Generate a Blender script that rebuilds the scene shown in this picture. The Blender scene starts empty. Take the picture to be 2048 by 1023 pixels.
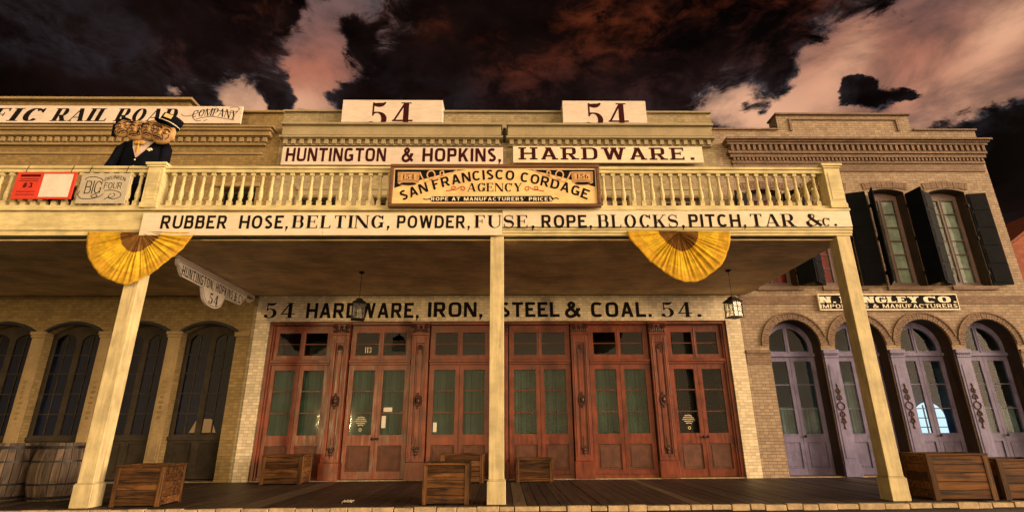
import bpy, bmesh, math, random
from mathutils import Vector, Matrix
from mathutils.geometry import delaunay_2d_cdt
random.seed(7)
R = math.radians
PI = math.pi
S = bpy.context.scene
COL = S.collection

# ------------------------------------------------------------------ camera
CAM_H = 1.1
CAM = Vector((0.0, -9.009, CAM_H))
PITCH, YAW, ROLL, FPX = R(18.45), R(1.0), R(0.37), 1045.0
cam_d = bpy.data.cameras.new('camera')
cam = bpy.data.objects.new('camera', cam_d)
COL.objects.link(cam)
fw = Vector((math.sin(YAW)*math.cos(PITCH), math.cos(YAW)*math.cos(PITCH), math.sin(PITCH)))
rt = Vector((math.cos(YAW), -math.sin(YAW), 0))
up = rt.cross(fw)
cr, sr = math.cos(ROLL), math.sin(ROLL)
rt, up = cr*rt - sr*up, sr*rt + cr*up
cam.matrix_world = Matrix(((rt.x, up.x, -fw.x, CAM.x), (rt.y, up.y, -fw.y, CAM.y), (rt.z, up.z, -fw.z, CAM.z), (0, 0, 0, 1)))
cam_d.sensor_fit = 'HORIZONTAL'
cam_d.sensor_width = 36
cam_d.lens = 36*FPX/2048
cam_d.clip_end = 2000
cam_d.clip_start = 0.05
S.camera = cam

def at(x, y, Y):
    """point of the plane at depth Y that was measured at a place of the photograph -> X, Z"""
    d = fw + rt*((x-1024)/FPX) - up*((y-511.5)/FPX)
    t = (Y-CAM.y)/d.y
    return CAM.x+d.x*t, CAM.z+d.z*t

# ------------------------------------------------------------------ view, world, sun
S.view_settings.view_transform = 'Standard'
S.view_settings.look = 'None'
S.view_settings.exposure = -0.25
S.view_settings.gamma = 1.0
S.cycles.sample_clamp_indirect = 2.0
SUN_AZ, SUN_EL = 17.0, 1.0      # light comes from the front left, almost level
SUN_STRENGTH = 0.85
SUN_COLOR = (1.0, 0.66, 0.28)

def nodes_of(tree):
    tree.nodes.clear()
    def N(t, **kw):
        n = tree.nodes.new(t)
        for k, v in kw.items():
            if k == 'ins':
                for i, val in v.items():
                    if isinstance(val, bpy.types.NodeSocket):
                        tree.links.new(val, n.inputs[i])
                    else:
                        n.inputs[i].default_value = val
            else:
                setattr(n, k, v)
        return n
    return N

def math_node(N, op, a, b=0.0, c=None, clamp=False):
    n = N('ShaderNodeMath', operation=op, use_clamp=clamp)
    for i, v in enumerate((a, b) if c is None else (a, b, c)):
        if isinstance(v, bpy.types.NodeSocket):
            n.id_data.links.new(v, n.inputs[i])
        else:
            n.inputs[i].default_value = v
    return n.outputs[0]

def mix_color(N, f, a, b, mode='MIX'):
    n = N('ShaderNodeMix', data_type='RGBA', blend_type=mode)
    for i, v in ((0, f), (6, a), (7, b)):
        if isinstance(v, bpy.types.NodeSocket):
            n.id_data.links.new(v, n.inputs[i])
        elif i == 0:
            n.inputs[0].default_value = v
        else:
            n.inputs[i].default_value = (*v[:3], 1)
    return n.outputs[2]

def ramp(N, fac, stops):
    n = N('ShaderNodeValToRGB')
    n.id_data.links.new(fac, n.inputs[0])
    el = n.color_ramp.elements
    while len(el) < len(stops):
        el.new(0.5)
    for e, (p, c) in zip(el, stops):
        e.position = p
        e.color = (*c, 1) if not isinstance(c, (int, float)) else (c, c, c, 1)
    return n.outputs[0]

def map_range(N, v, a, b, c=0.0, d=1.0, smooth=True):
    n = N('ShaderNodeMapRange', interpolation_type='SMOOTHSTEP' if smooth else 'LINEAR')
    n.id_data.links.new(v, n.inputs[0])
    for i, x in enumerate((a, b, c, d)):
        n.inputs[i+1].default_value = x
    return n.outputs[0]

def make_world():
    w = bpy.data.worlds.new('World')
    S.world = w
    w.use_nodes = True
    t = w.node_tree
    N = nodes_of(t)
    dirv = N('ShaderNodeTexCoord').outputs['Generated']
    def noise(vec, scale, detail, rough=0.55, dist=0.0):
        return N('ShaderNodeTexNoise', ins={'Vector': vec, 'Scale': scale, 'Detail': detail, 'Roughness': rough, 'Distortion': dist})
    # stretch clouds a little sideways
    mp = N('ShaderNodeMapping', ins={'Vector': dirv, 'Scale': (1.0, 1.0, 1.8)}).outputs[0]
    def shifted(vec, scale, amount, detail=5):
        c = noise(vec, scale, detail, 0.62).outputs['Color']
        c = N('ShaderNodeVectorMath', operation='SUBTRACT', ins={0: c, 1: (0.5, 0.5, 0.5)}).outputs[0]
        c = N('ShaderNodeVectorMath', operation='SCALE', ins={0: c, 3: amount}).outputs[0]
        c = N('ShaderNodeVectorMath', operation='ADD', ins={0: dirv, 1: c}).outputs[0]
        return N('ShaderNodeVectorMath', operation='NORMALIZE', ins={0: c}).outputs[0]
    warped = shifted(mp, 9.0, 0.085, 7)
    gentle = shifted(mp, 5.0, 0.06, 3)
    def blob(vec, az, el, k, weight):
        d = (math.sin(R(az))*math.cos(R(el)), math.cos(R(az))*math.cos(R(el)), math.sin(R(el)))
        dt = N('ShaderNodeVectorMath', operation='DOT_PRODUCT', ins={0: vec, 1: d}).outputs['Value']
        e = math_node(N, 'MULTIPLY_ADD', dt, k, -k)
        e = math_node(N, 'EXPONENT', e)
        return math_node(N, 'MULTIPLY', e, weight)
    def total(lst):
        s = lst[0]
        for x in lst[1:]:
            s = math_node(N, 'ADD', s, x)
        return s
    gap = total([blob(warped, *q) for q in GAPS])
    fine = noise(mp, 17.0, 12, 0.70, 0.6).outputs['Fac']
    mid = noise(mp, 6.0, 9, 0.6, 0.3).outputs['Fac']
    broad = noise(mp, 2.6, 8, 0.6, 0.2).outputs['Fac']
    g = math_node(N, 'MULTIPLY_ADD', fine, 1.9, -0.95)
    g = math_node(N, 'ADD', math_node(N, 'MULTIPLY_ADD', mid, 1.3, -0.65), g)
    g = math_node(N, 'ADD', math_node(N, 'ADD', gap, -0.07), g)
    open_ = map_range(N, g, 0.26, 0.66)
    edge = map_range(N, g, 0.02, 0.46)
    z = N('ShaderNodeSeparateXYZ', ins={0: dirv}).outputs['Z']
    low = map_range(N, z, 0.66, 0.50)
    # cloud body: near black above with rusty lit flanks, grey-violet rims lower down
    rust = math_node(N, 'MULTIPLY', map_range(N, mid, 0.44, 0.66), map_range(N, fine, 0.36, 0.66))
    rust = math_node(N, 'MULTIPLY', rust, total([blob(gentle, *q) for q in RUST]), clamp=True)
    body = mix_color(N, map_range(N, broad, 0.35, 0.7), (0.0018, 0.0010, 0.0010), (0.017, 0.0075, 0.006))
    body = mix_color(N, rust, body, (0.13, 0.026, 0.010))
    violet = math_node(N, 'MULTIPLY', map_range(N, mid, 0.40, 0.66), map_range(N, fine, 0.32, 0.64))
    body = mix_color(N, math_node(N, 'MULTIPLY', violet, math_node(N, 'MULTIPLY', low, 0.75)), body, (0.036, 0.030, 0.036))
    grey = math_node(N, 'MULTIPLY', edge, map_range(N, fine, 0.34, 0.62))
    rim = mix_color(N, low, (0.035, 0.018, 0.015), (0.085, 0.070, 0.078))
    rim = mix_color(N, map_range(N, gap, 0.25, 0.75), rim, (0.20, 0.085, 0.065))
    body = mix_color(N, math_node(N, 'MULTIPLY', grey, 0.85), body, rim)
    # clear sky: dusty grey, rose and peach
    hz = map_range(N, mid, 0.38, 0.62)
    clear = mix_color(N, hz, (0.085, 0.055, 0.053), (0.18, 0.095, 0.085))
    clear = mix_color(N, math_node(N, 'MULTIPLY', total([blob(gentle, *q) for q in PINK]), 0.85, clamp=True), clear, (0.54, 0.165, 0.085))
    clear = mix_color(N, math_node(N, 'MULTIPLY', total([blob(gentle, *q) for q in PEACH]), math_node(N, 'MULTIPLY_ADD', hz, 0.30, 0.60), clamp=True), clear, (1.0, 0.50, 0.28))
    dapple = math_node(N, 'MULTIPLY_ADD', map_range(N, mid, 0.35, 0.65), 0.60, 0.32)
    clear = N('ShaderNodeVectorMath', operation='SCALE', ins={0: clear, 3: dapple}).outputs[0]
    front = mix_color(N, open_, body, clear)
    # unseen glow added behind the viewer in place of street lamps, filling the shadows
    back = total([blob(dirv, 176, 2, 9, 1.0), blob(dirv, 206, 2, 20, 0.5)])
    warmg = N('ShaderNodeVectorMath', operation='SCALE', ins={0: (1.0, 0.66, 0.33), 3: back}).outputs[0]
    coolg = N('ShaderNodeVectorMath', operation='SCALE', ins={0: (0.86, 0.60, 0.37), 3: total([blob(dirv, 114, 5, 16, 13.0)])}).outputs[0]
    glow = N('ShaderNodeVectorMath', operation='ADD', ins={0: warmg, 1: coolg}).outputs[0]
    glow = N('ShaderNodeVectorMath', operation='SCALE', ins={0: glow, 3: FILL}).outputs[0]
    sky = N('ShaderNodeTexSky', sky_type='NISHITA', sun_disc=False, sun_elevation=R(SUN_EL), sun_rotation=R(180+SUN_AZ))
    skys = N('ShaderNodeVectorMath', operation='SCALE', ins={0: sky.outputs[0], 3: 0.06}).outputs[0]
    tot = N('ShaderNodeVectorMath', operation='ADD', ins={0: front, 1: glow}).outputs[0]
    skym = N('ShaderNodeVectorMath', operation='SCALE', ins={0: skys, 3: open_}).outputs[0]
    tot = N('ShaderNodeVectorMath', operation='ADD', ins={0: tot, 1: skym}).outputs[0]
    bg = N('ShaderNodeBackground', ins={'Color': tot, 'Strength': 1.0})
    N('ShaderNodeOutputWorld', ins={'Surface': bg.outputs[0]})

FILL = 3.0
GAPS = [(-22.1, 32.6, 4802, 0.55), (-24.8, 31.6, 10578, 0.5), (-36.3, 29.9, 5259, 0.55), (-34.3, 31.8, 7293, 0.3), (23.3, 32.1, 2993, 0.4), (26.0, 32.1, 1750, 0.45),
        (-18.1, 41.7, 254, 0.85), (-20.1, 38.3, 408, 0.6), (-22.0, 35.4, 451, 0.75), (-24.6, 34.1, 1390, 0.45), (-30.1, 31.4, 1544, 1.05), (-28.9, 30.1, 1458, 0.6),
        (-36.3, 29.6, 8198, 0.5), (-23.5, 32.7, 6959, 0.5), (27.4, 30.5, 794, 0.85), (33.1, 28.8, 444, 0.95), (37.5, 28.1, 556, 0.6), (38.9, 31.9, 644, 0.75),
        (42.9, 30.9, 309, 0.9), (45.7, 27.1, 235, 0.9), (49.7, 29.1, 303, 0.9), (43.9, 24.6, 442, 0.6), (49.1, 32.7, 594, 0.7), (36.5, 33.2, 2123, 0.35),
        (-18.8, 39.6, 1300, -1.5), (-12.0, 37.1, 949, -0.7), (-17.8, 34.2, 988, -0.75), (-8.1, 36.5, 549, -0.6), (-25.8, 34.6, 7626, -0.35), (-26.2, 32.3, 2451, -0.9),
        (38.3, 29.6, 6135, -1.5), (39.9, 28.2, 3621, -1.7), (42.0, 28.2, 9749, -1.3), (39.8, 29.5, 9155, -1.1), (42.6, 27.5, 15538, -1.2), (37.8, 29.1, 10755, -0.8), (-18.9, 33.9, 4583, -0.9), (-21.4, 33.2, 10005, -0.7), (-15.4, 34.7, 3268, -0.8), (29.9, 30.2, 11538, -0.6), (28.5, 31.0, 14735, -0.6), (45.2, 30.9, 1705, -0.45), (42.6, 32.9, 2457, -0.35),
        (48.1, 19.9, 330, -1.5), (47.2, 23.2, 1619, -1.1), (43.8, 25.0, 4147, -0.9), (32.2, 31.5, 867, -0.5), (6.2, 40.3, 28, -0.5), (-44.4, 30.7, 60, -0.5)]
PEACH = [(-30.1, 31.6, 1067, 1.2), (-36.3, 29.8, 2928, 0.8), (-24.2, 31.9, 2088, 0.8), (-21.6, 32.8, 1992, 0.5), (24.9, 31.8, 1102, 0.7),
         (-29.9, 31.0, 1525, 1.0), (28.3, 29.9, 594, 1.0), (34.0, 28.6, 329, 0.8), (38.3, 31.2, 988, 0.5), (44.8, 23.6, 322, 0.75), (50.7, 30.2, 1045, 1.0), (47.9, 27.5, 1323, 0.35), (40.1, 33.3, 2308, 0.5)]
PINK = [(-22.1, 35.8, 405, 1.0), (-24.5, 33.9, 953, 0.7), (44.1, 28.2, 137, 0.9), (35.7, 29.8, 238, 0.7), (48.8, 28.3, 257, 0.6), (39.1, 32.7, 569, 0.7)]
RUST = [(19.3, 41.2, 110, 1.0), (2.2, 37.0, 518, 0.9), (11.6, 41.3, 336, 0.5), (33.6, 37.7, 515, 0.7), (-28.6, 38.0, 501, 0.7), (-36.1, 33.9, 1988, 0.9), (-9.8, 42.3, 1962, 0.8), (36.7, 38.0, 434, 1.0), (-3.1, 42.2, 803, 0.4)]
make_world()
sun_d = bpy.data.lights.new('sun', 'SUN')
sun_d.energy = SUN_STRENGTH
sun_d.color = SUN_COLOR
sun_d.angle = R(3)
sun = bpy.data.objects.new('sun', sun_d)
COL.objects.link(sun)
sv = Vector((math.sin(R(SUN_AZ))*math.cos(R(SUN_EL)), math.cos(R(SUN_AZ))*math.cos(R(SUN_EL)), -math.sin(R(SUN_EL))))
sun.rotation_euler = sv.to_track_quat('-Z', 'Y').to_euler()

# ------------------------------------------------------------------ materials
def new_mat(name):
    m = bpy.data.materials.new(name)
    m.use_nodes = True
    return m, nodes_of(m.node_tree)

def principled(N, **ins):
    p = N('ShaderNodeBsdfPrincipled', ins=ins)
    N('ShaderNodeOutputMaterial', ins={'Surface': p.outputs[0]})
    return p

def bump(N, height, strength, dist=0.01):
    return N('ShaderNodeBump', ins={'Height': height, 'Strength': strength, 'Distance': dist}).outputs[0]

def paint(name, c, rough=0.6, var=0.25, scale=3.0, grain=(1, 1, 1), bumpv=0.25, dirt=None, dirt_amt=0.35, metal=0.0, spec=0.35):
    """painted or weathered surface: broad blotches, fine grain along one axis and specks of dirt"""
    m, N = new_mat(name)
    oc = N('ShaderNodeTexCoord').outputs['Object']
    a = N('ShaderNodeTexNoise', ins={'Vector': oc, 'Scale': scale, 'Detail': 7, 'Roughness': 0.62}).outputs['Fac']
    mp = N('ShaderNodeMapping', ins={'Vector': oc, 'Scale': tuple(18*g for g in grain)}).outputs[0]
    b = N('ShaderNodeTexNoise', ins={'Vector': mp, 'Scale': 1.0, 'Detail': 8, 'Roughness': 0.68}).outputs['Fac']
    lo = tuple(v*(1-var) for v in c)
    hi = tuple(min(1, v*(1+var*0.7)) for v in c)
    f = math_node(N, 'MULTIPLY_ADD', a, 0.55, math_node(N, 'MULTIPLY', b, 0.45))
    col = mix_color(N, map_range(N, f, 0.34, 0.66), lo, hi)
    d = dirt or tuple(v*0.35 for v in c)
    sp = N('ShaderNodeTexNoise', ins={'Vector': mp, 'Scale': 0.6, 'Detail': 10, 'Roughness': 0.75}).outputs['Fac']
    col = mix_color(N, math_node(N, 'MULTIPLY', map_range(N, sp, 0.54, 0.72), dirt_amt), col, d)
    rr = map_range(N, b, 0.3, 0.7, max(0.03, rough-0.12), min(1, rough+0.12))
    principled(N, **{'Base Color': col, 'Roughness': rr, 'Metallic': metal, 'Specular IOR Level': spec, 'Normal': bump(N, b, bumpv, 0.004)})
    return m

def brick(name, c1, c2, mortar, course=0.072, length=0.215, rough=0.75, bumpv=0.6, stain=0.4, mort=0.012):
    m, N = new_mat(name)
    oc = N('ShaderNodeTexCoord').outputs['Object']
    s = N('ShaderNodeSeparateXYZ', ins={0: oc})
    u = math_node(N, 'ADD', s.outputs['X'], s.outputs['Y'])
    wob = N('ShaderNodeTexNoise', ins={'Vector': oc, 'Scale': 5.0, 'Detail': 3}).outputs['Fac']
    zz = math_node(N, 'MULTIPLY_ADD', wob, 0.014, s.outputs['Z'])
    uu = math_node(N, 'MULTIPLY_ADD', wob, 0.02, u)
    v = N('ShaderNodeCombineXYZ', ins={0: uu, 1: zz, 2: 0.0}).outputs[0]
    bt = N('ShaderNodeTexBrick', ins={'Vector': v, 'Color1': (*c1, 1), 'Color2': (*c2, 1), 'Mortar': (*mortar, 1), 'Scale': 1.0,
           'Mortar Size': mort/2, 'Mortar Smooth': 0.35, 'Bias': 0.0, 'Brick Width': length, 'Row Height': course})
    st = N('ShaderNodeTexNoise', ins={'Vector': oc, 'Scale': 0.9, 'Detail': 9, 'Roughness': 0.65}).outputs['Fac']
    fine = N('ShaderNodeTexNoise', ins={'Vector': oc, 'Scale': 26.0, 'Detail': 6, 'Roughness': 0.7}).outputs['Fac']
    col = mix_color(N, math_node(N, 'MULTIPLY', map_range(N, st, 0.42, 0.72), stain), bt.outputs['Color'], tuple(v*0.45 for v in c1))
    col = mix_color(N, math_node(N, 'MULTIPLY', map_range(N, fine, 0.48, 0.75), 0.35), col, tuple(v*0.5 for v in c1))
    sv_ = N('ShaderNodeCombineXYZ', ins={0: math_node(N, 'MULTIPLY', u, 4.0), 1: math_node(N, 'MULTIPLY', s.outputs['Z'], 0.35), 2: 0.0}).outputs[0]
    streak = N('ShaderNodeTexNoise', ins={'Vector': sv_, 'Scale': 1.0, 'Detail': 8, 'Roughness': 0.7}).outputs['Fac']
    col = mix_color(N, math_node(N, 'MULTIPLY', map_range(N, streak, 0.50, 0.70), stain*0.9), col, tuple(v*0.42 for v in c1))
    cell = N('ShaderNodeTexWhiteNoise', noise_dimensions='2D', ins={'Vector': N('ShaderNodeCombineXYZ', ins={0: math_node(N, 'FLOOR', math_node(N, 'DIVIDE', uu, length*0.5)), 1: math_node(N, 'FLOOR', math_node(N, 'DIVIDE', zz, course)), 2: 0.0}).outputs[0]}).outputs['Value']
    hs = N('ShaderNodeHueSaturation', ins={'Color': col, 'Value': map_range(N, cell, 0, 1, 0.82, 1.14, False)})
    col = hs.outputs[0]
    h = math_node(N, 'MULTIPLY_ADD', bt.outputs['Fac'], -1.0, math_node(N, 'MULTIPLY', fine, 0.5))
    principled(N, **{'Base Color': col, 'Roughness': rough, 'Specular IOR Level': 0.25, 'Normal': bump(N, h, bumpv, 0.008)})
    return m

def wood(name, c, c2, axis=0, rough=0.55, freq=1.0, bumpv=0.4, island=0.0, spec=0.4):
    """grain runs along the axis; island: random tone per plank"""
    m, N = new_mat(name)
    oc = N('ShaderNodeTexCoord').outputs['Object']
    sc = [16.0*freq]*3
    sc[axis] = 0.9*freq
    geo = N('ShaderNodeNewGeometry')
    rnd = geo.outputs['Random Per Island']
    orn = N('ShaderNodeObjectInfo').outputs['Random']
    off = N('ShaderNodeVectorMath', operation='SCALE', ins={0: (7.3, 3.1, 5.7), 3: math_node(N, 'MULTIPLY_ADD', orn, 4.0, rnd)}).outputs[0]
    rnd = math_node(N, 'FRACT', math_node(N, 'MULTIPLY_ADD', orn, 3.7, rnd))
    v = N('ShaderNodeVectorMath', operation='ADD', ins={0: oc, 1: off}).outputs[0]
    mp = N('ShaderNodeMapping', ins={'Vector': v, 'Scale': tuple(sc)}).outputs[0]
    a = N('ShaderNodeTexNoise', ins={'Vector': mp, 'Scale': 1.0, 'Detail': 8, 'Roughness': 0.62, 'Distortion': 0.9}).outputs['Fac']
    k = N('ShaderNodeTexNoise', ins={'Vector': v, 'Scale': 2.2, 'Detail': 5, 'Roughness': 0.6}).outputs['Fac']
    f = math_node(N, 'MULTIPLY_ADD', a, 0.75, math_node(N, 'MULTIPLY', k, 0.25))
    col = mix_color(N, map_range(N, f, 0.36, 0.64), c2, c)
    if island:
        hsv = N('ShaderNodeHueSaturation', ins={'Color': col, 'Value': map_range(N, rnd, 0, 1, 1-island, 1+island, False)})
        col = hsv.outputs[0]
    rr = map_range(N, a, 0.3, 0.7, max(.05, rough-0.1), rough+0.12)
    principled(N, **{'Base Color': col, 'Roughness': rr, 'Specular IOR Level': spec, 'Normal': bump(N, a, bumpv, 0.005)})
    return m

def glass(name, tint=(0.9, 0.95, 0.95), rough=0.03, refl=0.0, ior=1.45):
    m, N = new_mat(name)
    oc = N('ShaderNodeTexCoord').outputs['Object']
    w = N('ShaderNodeTexNoise', ins={'Vector': oc, 'Scale': 2.2, 'Detail': 2}).outputs['Fac']
    nb = bump(N, w, 0.06, 0.02)
    fr = N('ShaderNodeFresnel', ins={'IOR': ior, 'Normal': nb}).outputs[0]
    front = math_node(N, 'SUBTRACT', 1.0, N('ShaderNodeNewGeometry').outputs['Backfacing'])
    fr = math_node(N, 'MULTIPLY', math_node(N, 'ADD', fr, refl, clamp=True), front)
    tr = N('ShaderNodeBsdfTransparent', ins={0: (*tint, 1)})
    gl = N('ShaderNodeBsdfGlossy', ins={'Color': (1, 1, 1, 1), 'Roughness': rough, 'Normal': nb})
    mx = N('ShaderNodeMixShader', ins={0: fr, 1: tr.outputs[0], 2: gl.outputs[0]})
    N('ShaderNodeOutputMaterial', ins={'Surface': mx.outputs[0]})
    return m

def lamp_mat(name, c, s):
    m, N = new_mat(name)
    e = N('ShaderNodeEmission', ins={0: (*c, 1), 1: s})
    N('ShaderNodeOutputMaterial', ins={'Surface': e.outputs[0]})
    return m

def cloth(name, c, trans=0.25, scale=9):
    m, N = new_mat(name)
    oc = N('ShaderNodeTexCoord').outputs['Object']
    a = N('ShaderNodeTexNoise', ins={'Vector': oc, 'Scale': scale, 'Detail': 7, 'Roughness': 0.65}).outputs['Fac']
    b = N('ShaderNodeTexNoise', ins={'Vector': oc, 'Scale': 220.0, 'Detail': 2}).outputs['Fac']
    col = mix_color(N, map_range(N, a, 0.36, 0.66), tuple(v*0.66 for v in c), c)
    d = N('ShaderNodeBsdfDiffuse', ins={0: col, 'Normal': bump(N, b, 0.3, 0.002)})
    t = N('ShaderNodeBsdfTranslucent', ins={0: col})
    mx = N('ShaderNodeMixShader', ins={0: trans, 1: d.outputs[0], 2: t.outputs[0]})
    N('ShaderNodeOutputMaterial', ins={'Surface': mx.outputs[0]})
    return m

M = {}
M['tan_brick'] = brick('tan_brick', (0.28, 0.20, 0.085), (0.245, 0.17, 0.07), (0.15, 0.105, 0.045), stain=0.45)
M['tan_trim'] = paint('tan_trim', (0.29, 0.21, 0.10), 0.7, 0.25, 1.5)
M['cream_brick'] = brick('cream_brick', (0.37, 0.305, 0.185), (0.33, 0.272, 0.165), (0.21, 0.17, 0.105), stain=0.40)
M['cream_trim'] = paint('cream_trim', (0.34, 0.285, 0.175), 0.7, 0.2, 1.5)
M['pale_brick'] = brick('pale_brick', (0.76, 0.66, 0.48), (0.70, 0.60, 0.43), (0.44, 0.36, 0.25), stain=0.25)
M['rose_brick'] = brick('rose_brick', (0.385, 0.295, 0.215), (0.33, 0.248, 0.178), (0.15, 0.105, 0.078), course=0.075, stain=0.4, bumpv=0.8)
M['rose_trim'] = brick('rose_trim', (0.26, 0.175, 0.13), (0.22, 0.148, 0.105), (0.12, 0.08, 0.06), course=0.06, stain=0.4, bumpv=0.7)
M['orange_brick'] = brick('orange_brick', (0.30, 0.085, 0.04), (0.24, 0.06, 0.03), (0.12, 0.05, 0.03), course=0.2, length=0.5)
M['balcony'] = paint('balcony_paint', (0.63, 0.545, 0.29), 0.6, 0.30, 2.4, (0.12, 1, 1), 0.5, (0.20, 0.15, 0.06), 0.6)
M['post'] = paint('post_paint', (0.57, 0.48, 0.265), 0.6, 0.32, 2.4, (1, 1, 0.08), 0.6, (0.20, 0.14, 0.06), 0.6)
M['soffit'] = paint('soffit_paint', (0.74, 0.58, 0.34), 0.6, 0.45, 1.3, (0.08, 1, 1), 0.3, (0.24, 0.17, 0.09), 0.8)
M['signwhite'] = paint('sign_paint', (0.74, 0.65, 0.50), 0.5, 0.14, 1.5, (0.2, 1, 1), 0.2, (0.35, 0.27, 0.17), 0.35)
M['hangwhite'] = paint('white_sign_paint', (0.84, 0.76, 0.66), 0.5, 0.1, 2, dirt=(0.4, 0.3, 0.22), dirt_amt=0.3)
M['signcool'] = paint('cool_sign_paint', (0.66, 0.57, 0.50), 0.5, 0.14, 1.5, (0.2, 1, 1), 0.2, (0.3, 0.22, 0.17), 0.35)
M['ink'] = paint('black_lettering', (0.010, 0.008, 0.008), 0.8, 0.3, 6, spec=0.08)
M['maroon'] = paint('maroon_lettering', (0.040, 0.007, 0.009), 0.8, 0.3, 6, spec=0.08)
M['gold'] = paint('gilt_lettering', (0.75, 0.60, 0.33), 0.4, 0.15, 8)
M['ivory'] = paint('ivory_lettering', (0.78, 0.70, 0.56), 0.5, 0.12, 8)
M['ochre'] = paint('ochre_panel', (0.80, 0.57, 0.27), 0.5, 0.2, 3, (0.3, 1, 1), 0.15, (0.5, 0.30, 0.12), 0.45)
M['rope'] = paint('rope_paint', (0.62, 0.36, 0.16), 0.5, 0.15, 6)
M['redline'] = paint('red_scroll_paint', (0.40, 0.06, 0.03), 0.5, 0.15, 6)
M['frame_brown'] = wood('frame_brown', (0.17, 0.075, 0.028), (0.09, 0.035, 0.013), 0, 0.5)
M['red_wood'] = paint('red_varnished_wood', (0.165, 0.036, 0.016), 0.38, 0.55, 2.6, (1, 1, 0.12), 0.3, (0.05, 0.012, 0.006), 0.7, spec=0.35)
M['red_panel'] = paint('red_panel_wood', (0.105, 0.040, 0.024), 0.6, 0.42, 5.0, (1, 1, 0.3), 0.35, (0.06, 0.02, 0.012), 0.6)
M['carving'] = paint('dark_carved_wood', (0.045, 0.014, 0.009), 0.4, 0.4, 12)
M['dark_frame'] = paint('dark_window_frame', (0.040, 0.032, 0.023), 0.7, 0.35, 4, spec=0.1)
M['hood'] = paint('blue_black_hood', (0.014, 0.016, 0.022), 0.5, 0.3, 4, spec=0.2)
M['lavender'] = paint('lavender_paint', (0.165, 0.15, 0.30), 0.5, 0.38, 2.5, (1, 1, 0.2), 0.25, (0.055, 0.04, 0.07), 0.6)
M['plum'] = paint('plum_window_paint', (0.20, 0.145, 0.155), 0.5, 0.2, 3)
M['shutter'] = paint('black_shutter_iron', (0.006, 0.007, 0.011), 0.7, 0.3, 4, spec=0.06)
M['iron'] = paint('black_iron', (0.012, 0.010, 0.010), 0.5, 0.3, 8, spec=0.2)
M['crate'] = wood('crate_planks', (0.145, 0.062, 0.018), (0.013, 0.005, 0.002), 0, 0.7, 1.3, 0.9, 0.5, spec=0.2)
M['crate_v'] = wood('crate_battens', (0.14, 0.066, 0.022), (0.020, 0.008, 0.004), 2, 0.7, 1.3, 0.8, 0.4, spec=0.2)
M['barrel'] = wood('barrel_staves', (0.115, 0.08, 0.055), (0.022, 0.013, 0.009), 2, 0.7, 1.2, 0.8, 0.5)
M['hoop'] = paint('barrel_hoop', (0.020, 0.018, 0.018), 0.45, 0.4, 7, metal=0.4)
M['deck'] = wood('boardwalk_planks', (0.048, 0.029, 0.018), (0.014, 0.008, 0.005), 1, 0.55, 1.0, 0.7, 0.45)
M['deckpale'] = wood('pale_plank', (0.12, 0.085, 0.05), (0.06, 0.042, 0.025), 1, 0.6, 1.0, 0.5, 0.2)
M['edge'] = paint('boardwalk_edge_paint', (0.46, 0.35, 0.21), 0.8, 0.4, 5, dirt_amt=0.7)
M['asphalt'] = paint('asphalt', (0.05, 0.045, 0.042), 0.85, 0.35, 3.0, bumpv=0.7)
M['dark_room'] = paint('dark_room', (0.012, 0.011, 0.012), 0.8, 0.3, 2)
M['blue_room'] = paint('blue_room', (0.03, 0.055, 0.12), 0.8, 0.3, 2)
M['roof'] = paint('roof_felt', (0.05, 0.045, 0.04), 0.9, 0.3, 2)
M['glass'] = glass('window_glass', (0.84, 0.92, 0.90), 0.03, 0.0, 1.30)
M['glass_dark'] = glass('dark_window_glass', (0.5, 0.58, 0.72), 0.04, 0.0, 1.26)
M['glass_lantern'] = glass('lantern_glass', (0.85, 0.85, 0.8), 0.12, 0.0)
M['curtain'] = cloth('green_curtain', (0.080, 0.115, 0.088), 0.1, 3)
M['blind'] = cloth('white_blind', (0.78, 0.74, 0.80), 0.1, 3)
M['bluereflection'] = cloth('blue_grey_reflection', (0.30, 0.34, 0.46), 0.15, 3)  # blue of the reflections in the merchant doors, put into cloth colour
M['redcurtain'] = cloth('red_curtain', (0.55, 0.05, 0.06), 0.1, 3)
M['maroon_cloth'] = cloth('maroon_curtain', (0.16, 0.02, 0.025), 0.1, 3)
M['bunt_y'] = cloth('yellow_cloth', (0.90, 0.60, 0.05), 0.22)
M['bunt_o'] = cloth('orange_cloth', (0.78, 0.47, 0.05), 0.22)
M['bunt_b'] = cloth('brown_cloth', (0.26, 0.125, 0.035), 0.15)
M['coat'] = cloth('navy_coat_cloth', (0.008, 0.009, 0.014), 0.0, 5)
M['shirt'] = cloth('white_shirt_cloth', (0.62, 0.50, 0.42), 0.0, 5)
M['skin'] = paint('painted_skin', (0.42, 0.25, 0.10), 0.6, 0.25, 9, dirt=(0.2, 0.09, 0.04))
M['tie'] = paint('mustard_tie', (0.55, 0.30, 0.05), 0.6, 0.2, 8)
M['red_board'] = paint('red_notice_paint', (0.62, 0.045, 0.022), 0.5, 0.15, 3)
M['white_panel'] = paint('white_paper', (0.70, 0.66, 0.58), 0.6, 0.1, 5)
M['grey_board'] = paint('grey_board_paint', (0.47, 0.42, 0.33), 0.6, 0.15, 3)
M['warm_lamp'] = lamp_mat('warm_lamp', (1.0, 0.36, 0.07), 1.1)
M['white_lamp'] = lamp_mat('white_lamp', (0.85, 0.95, 0.85), 3.0)
M['reflection_glow'] = lamp_mat('reflection_glow', (0.62, 0.80, 1.0), 1.6)  # glow that imitates a reflection in the merchant doors' glass

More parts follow.
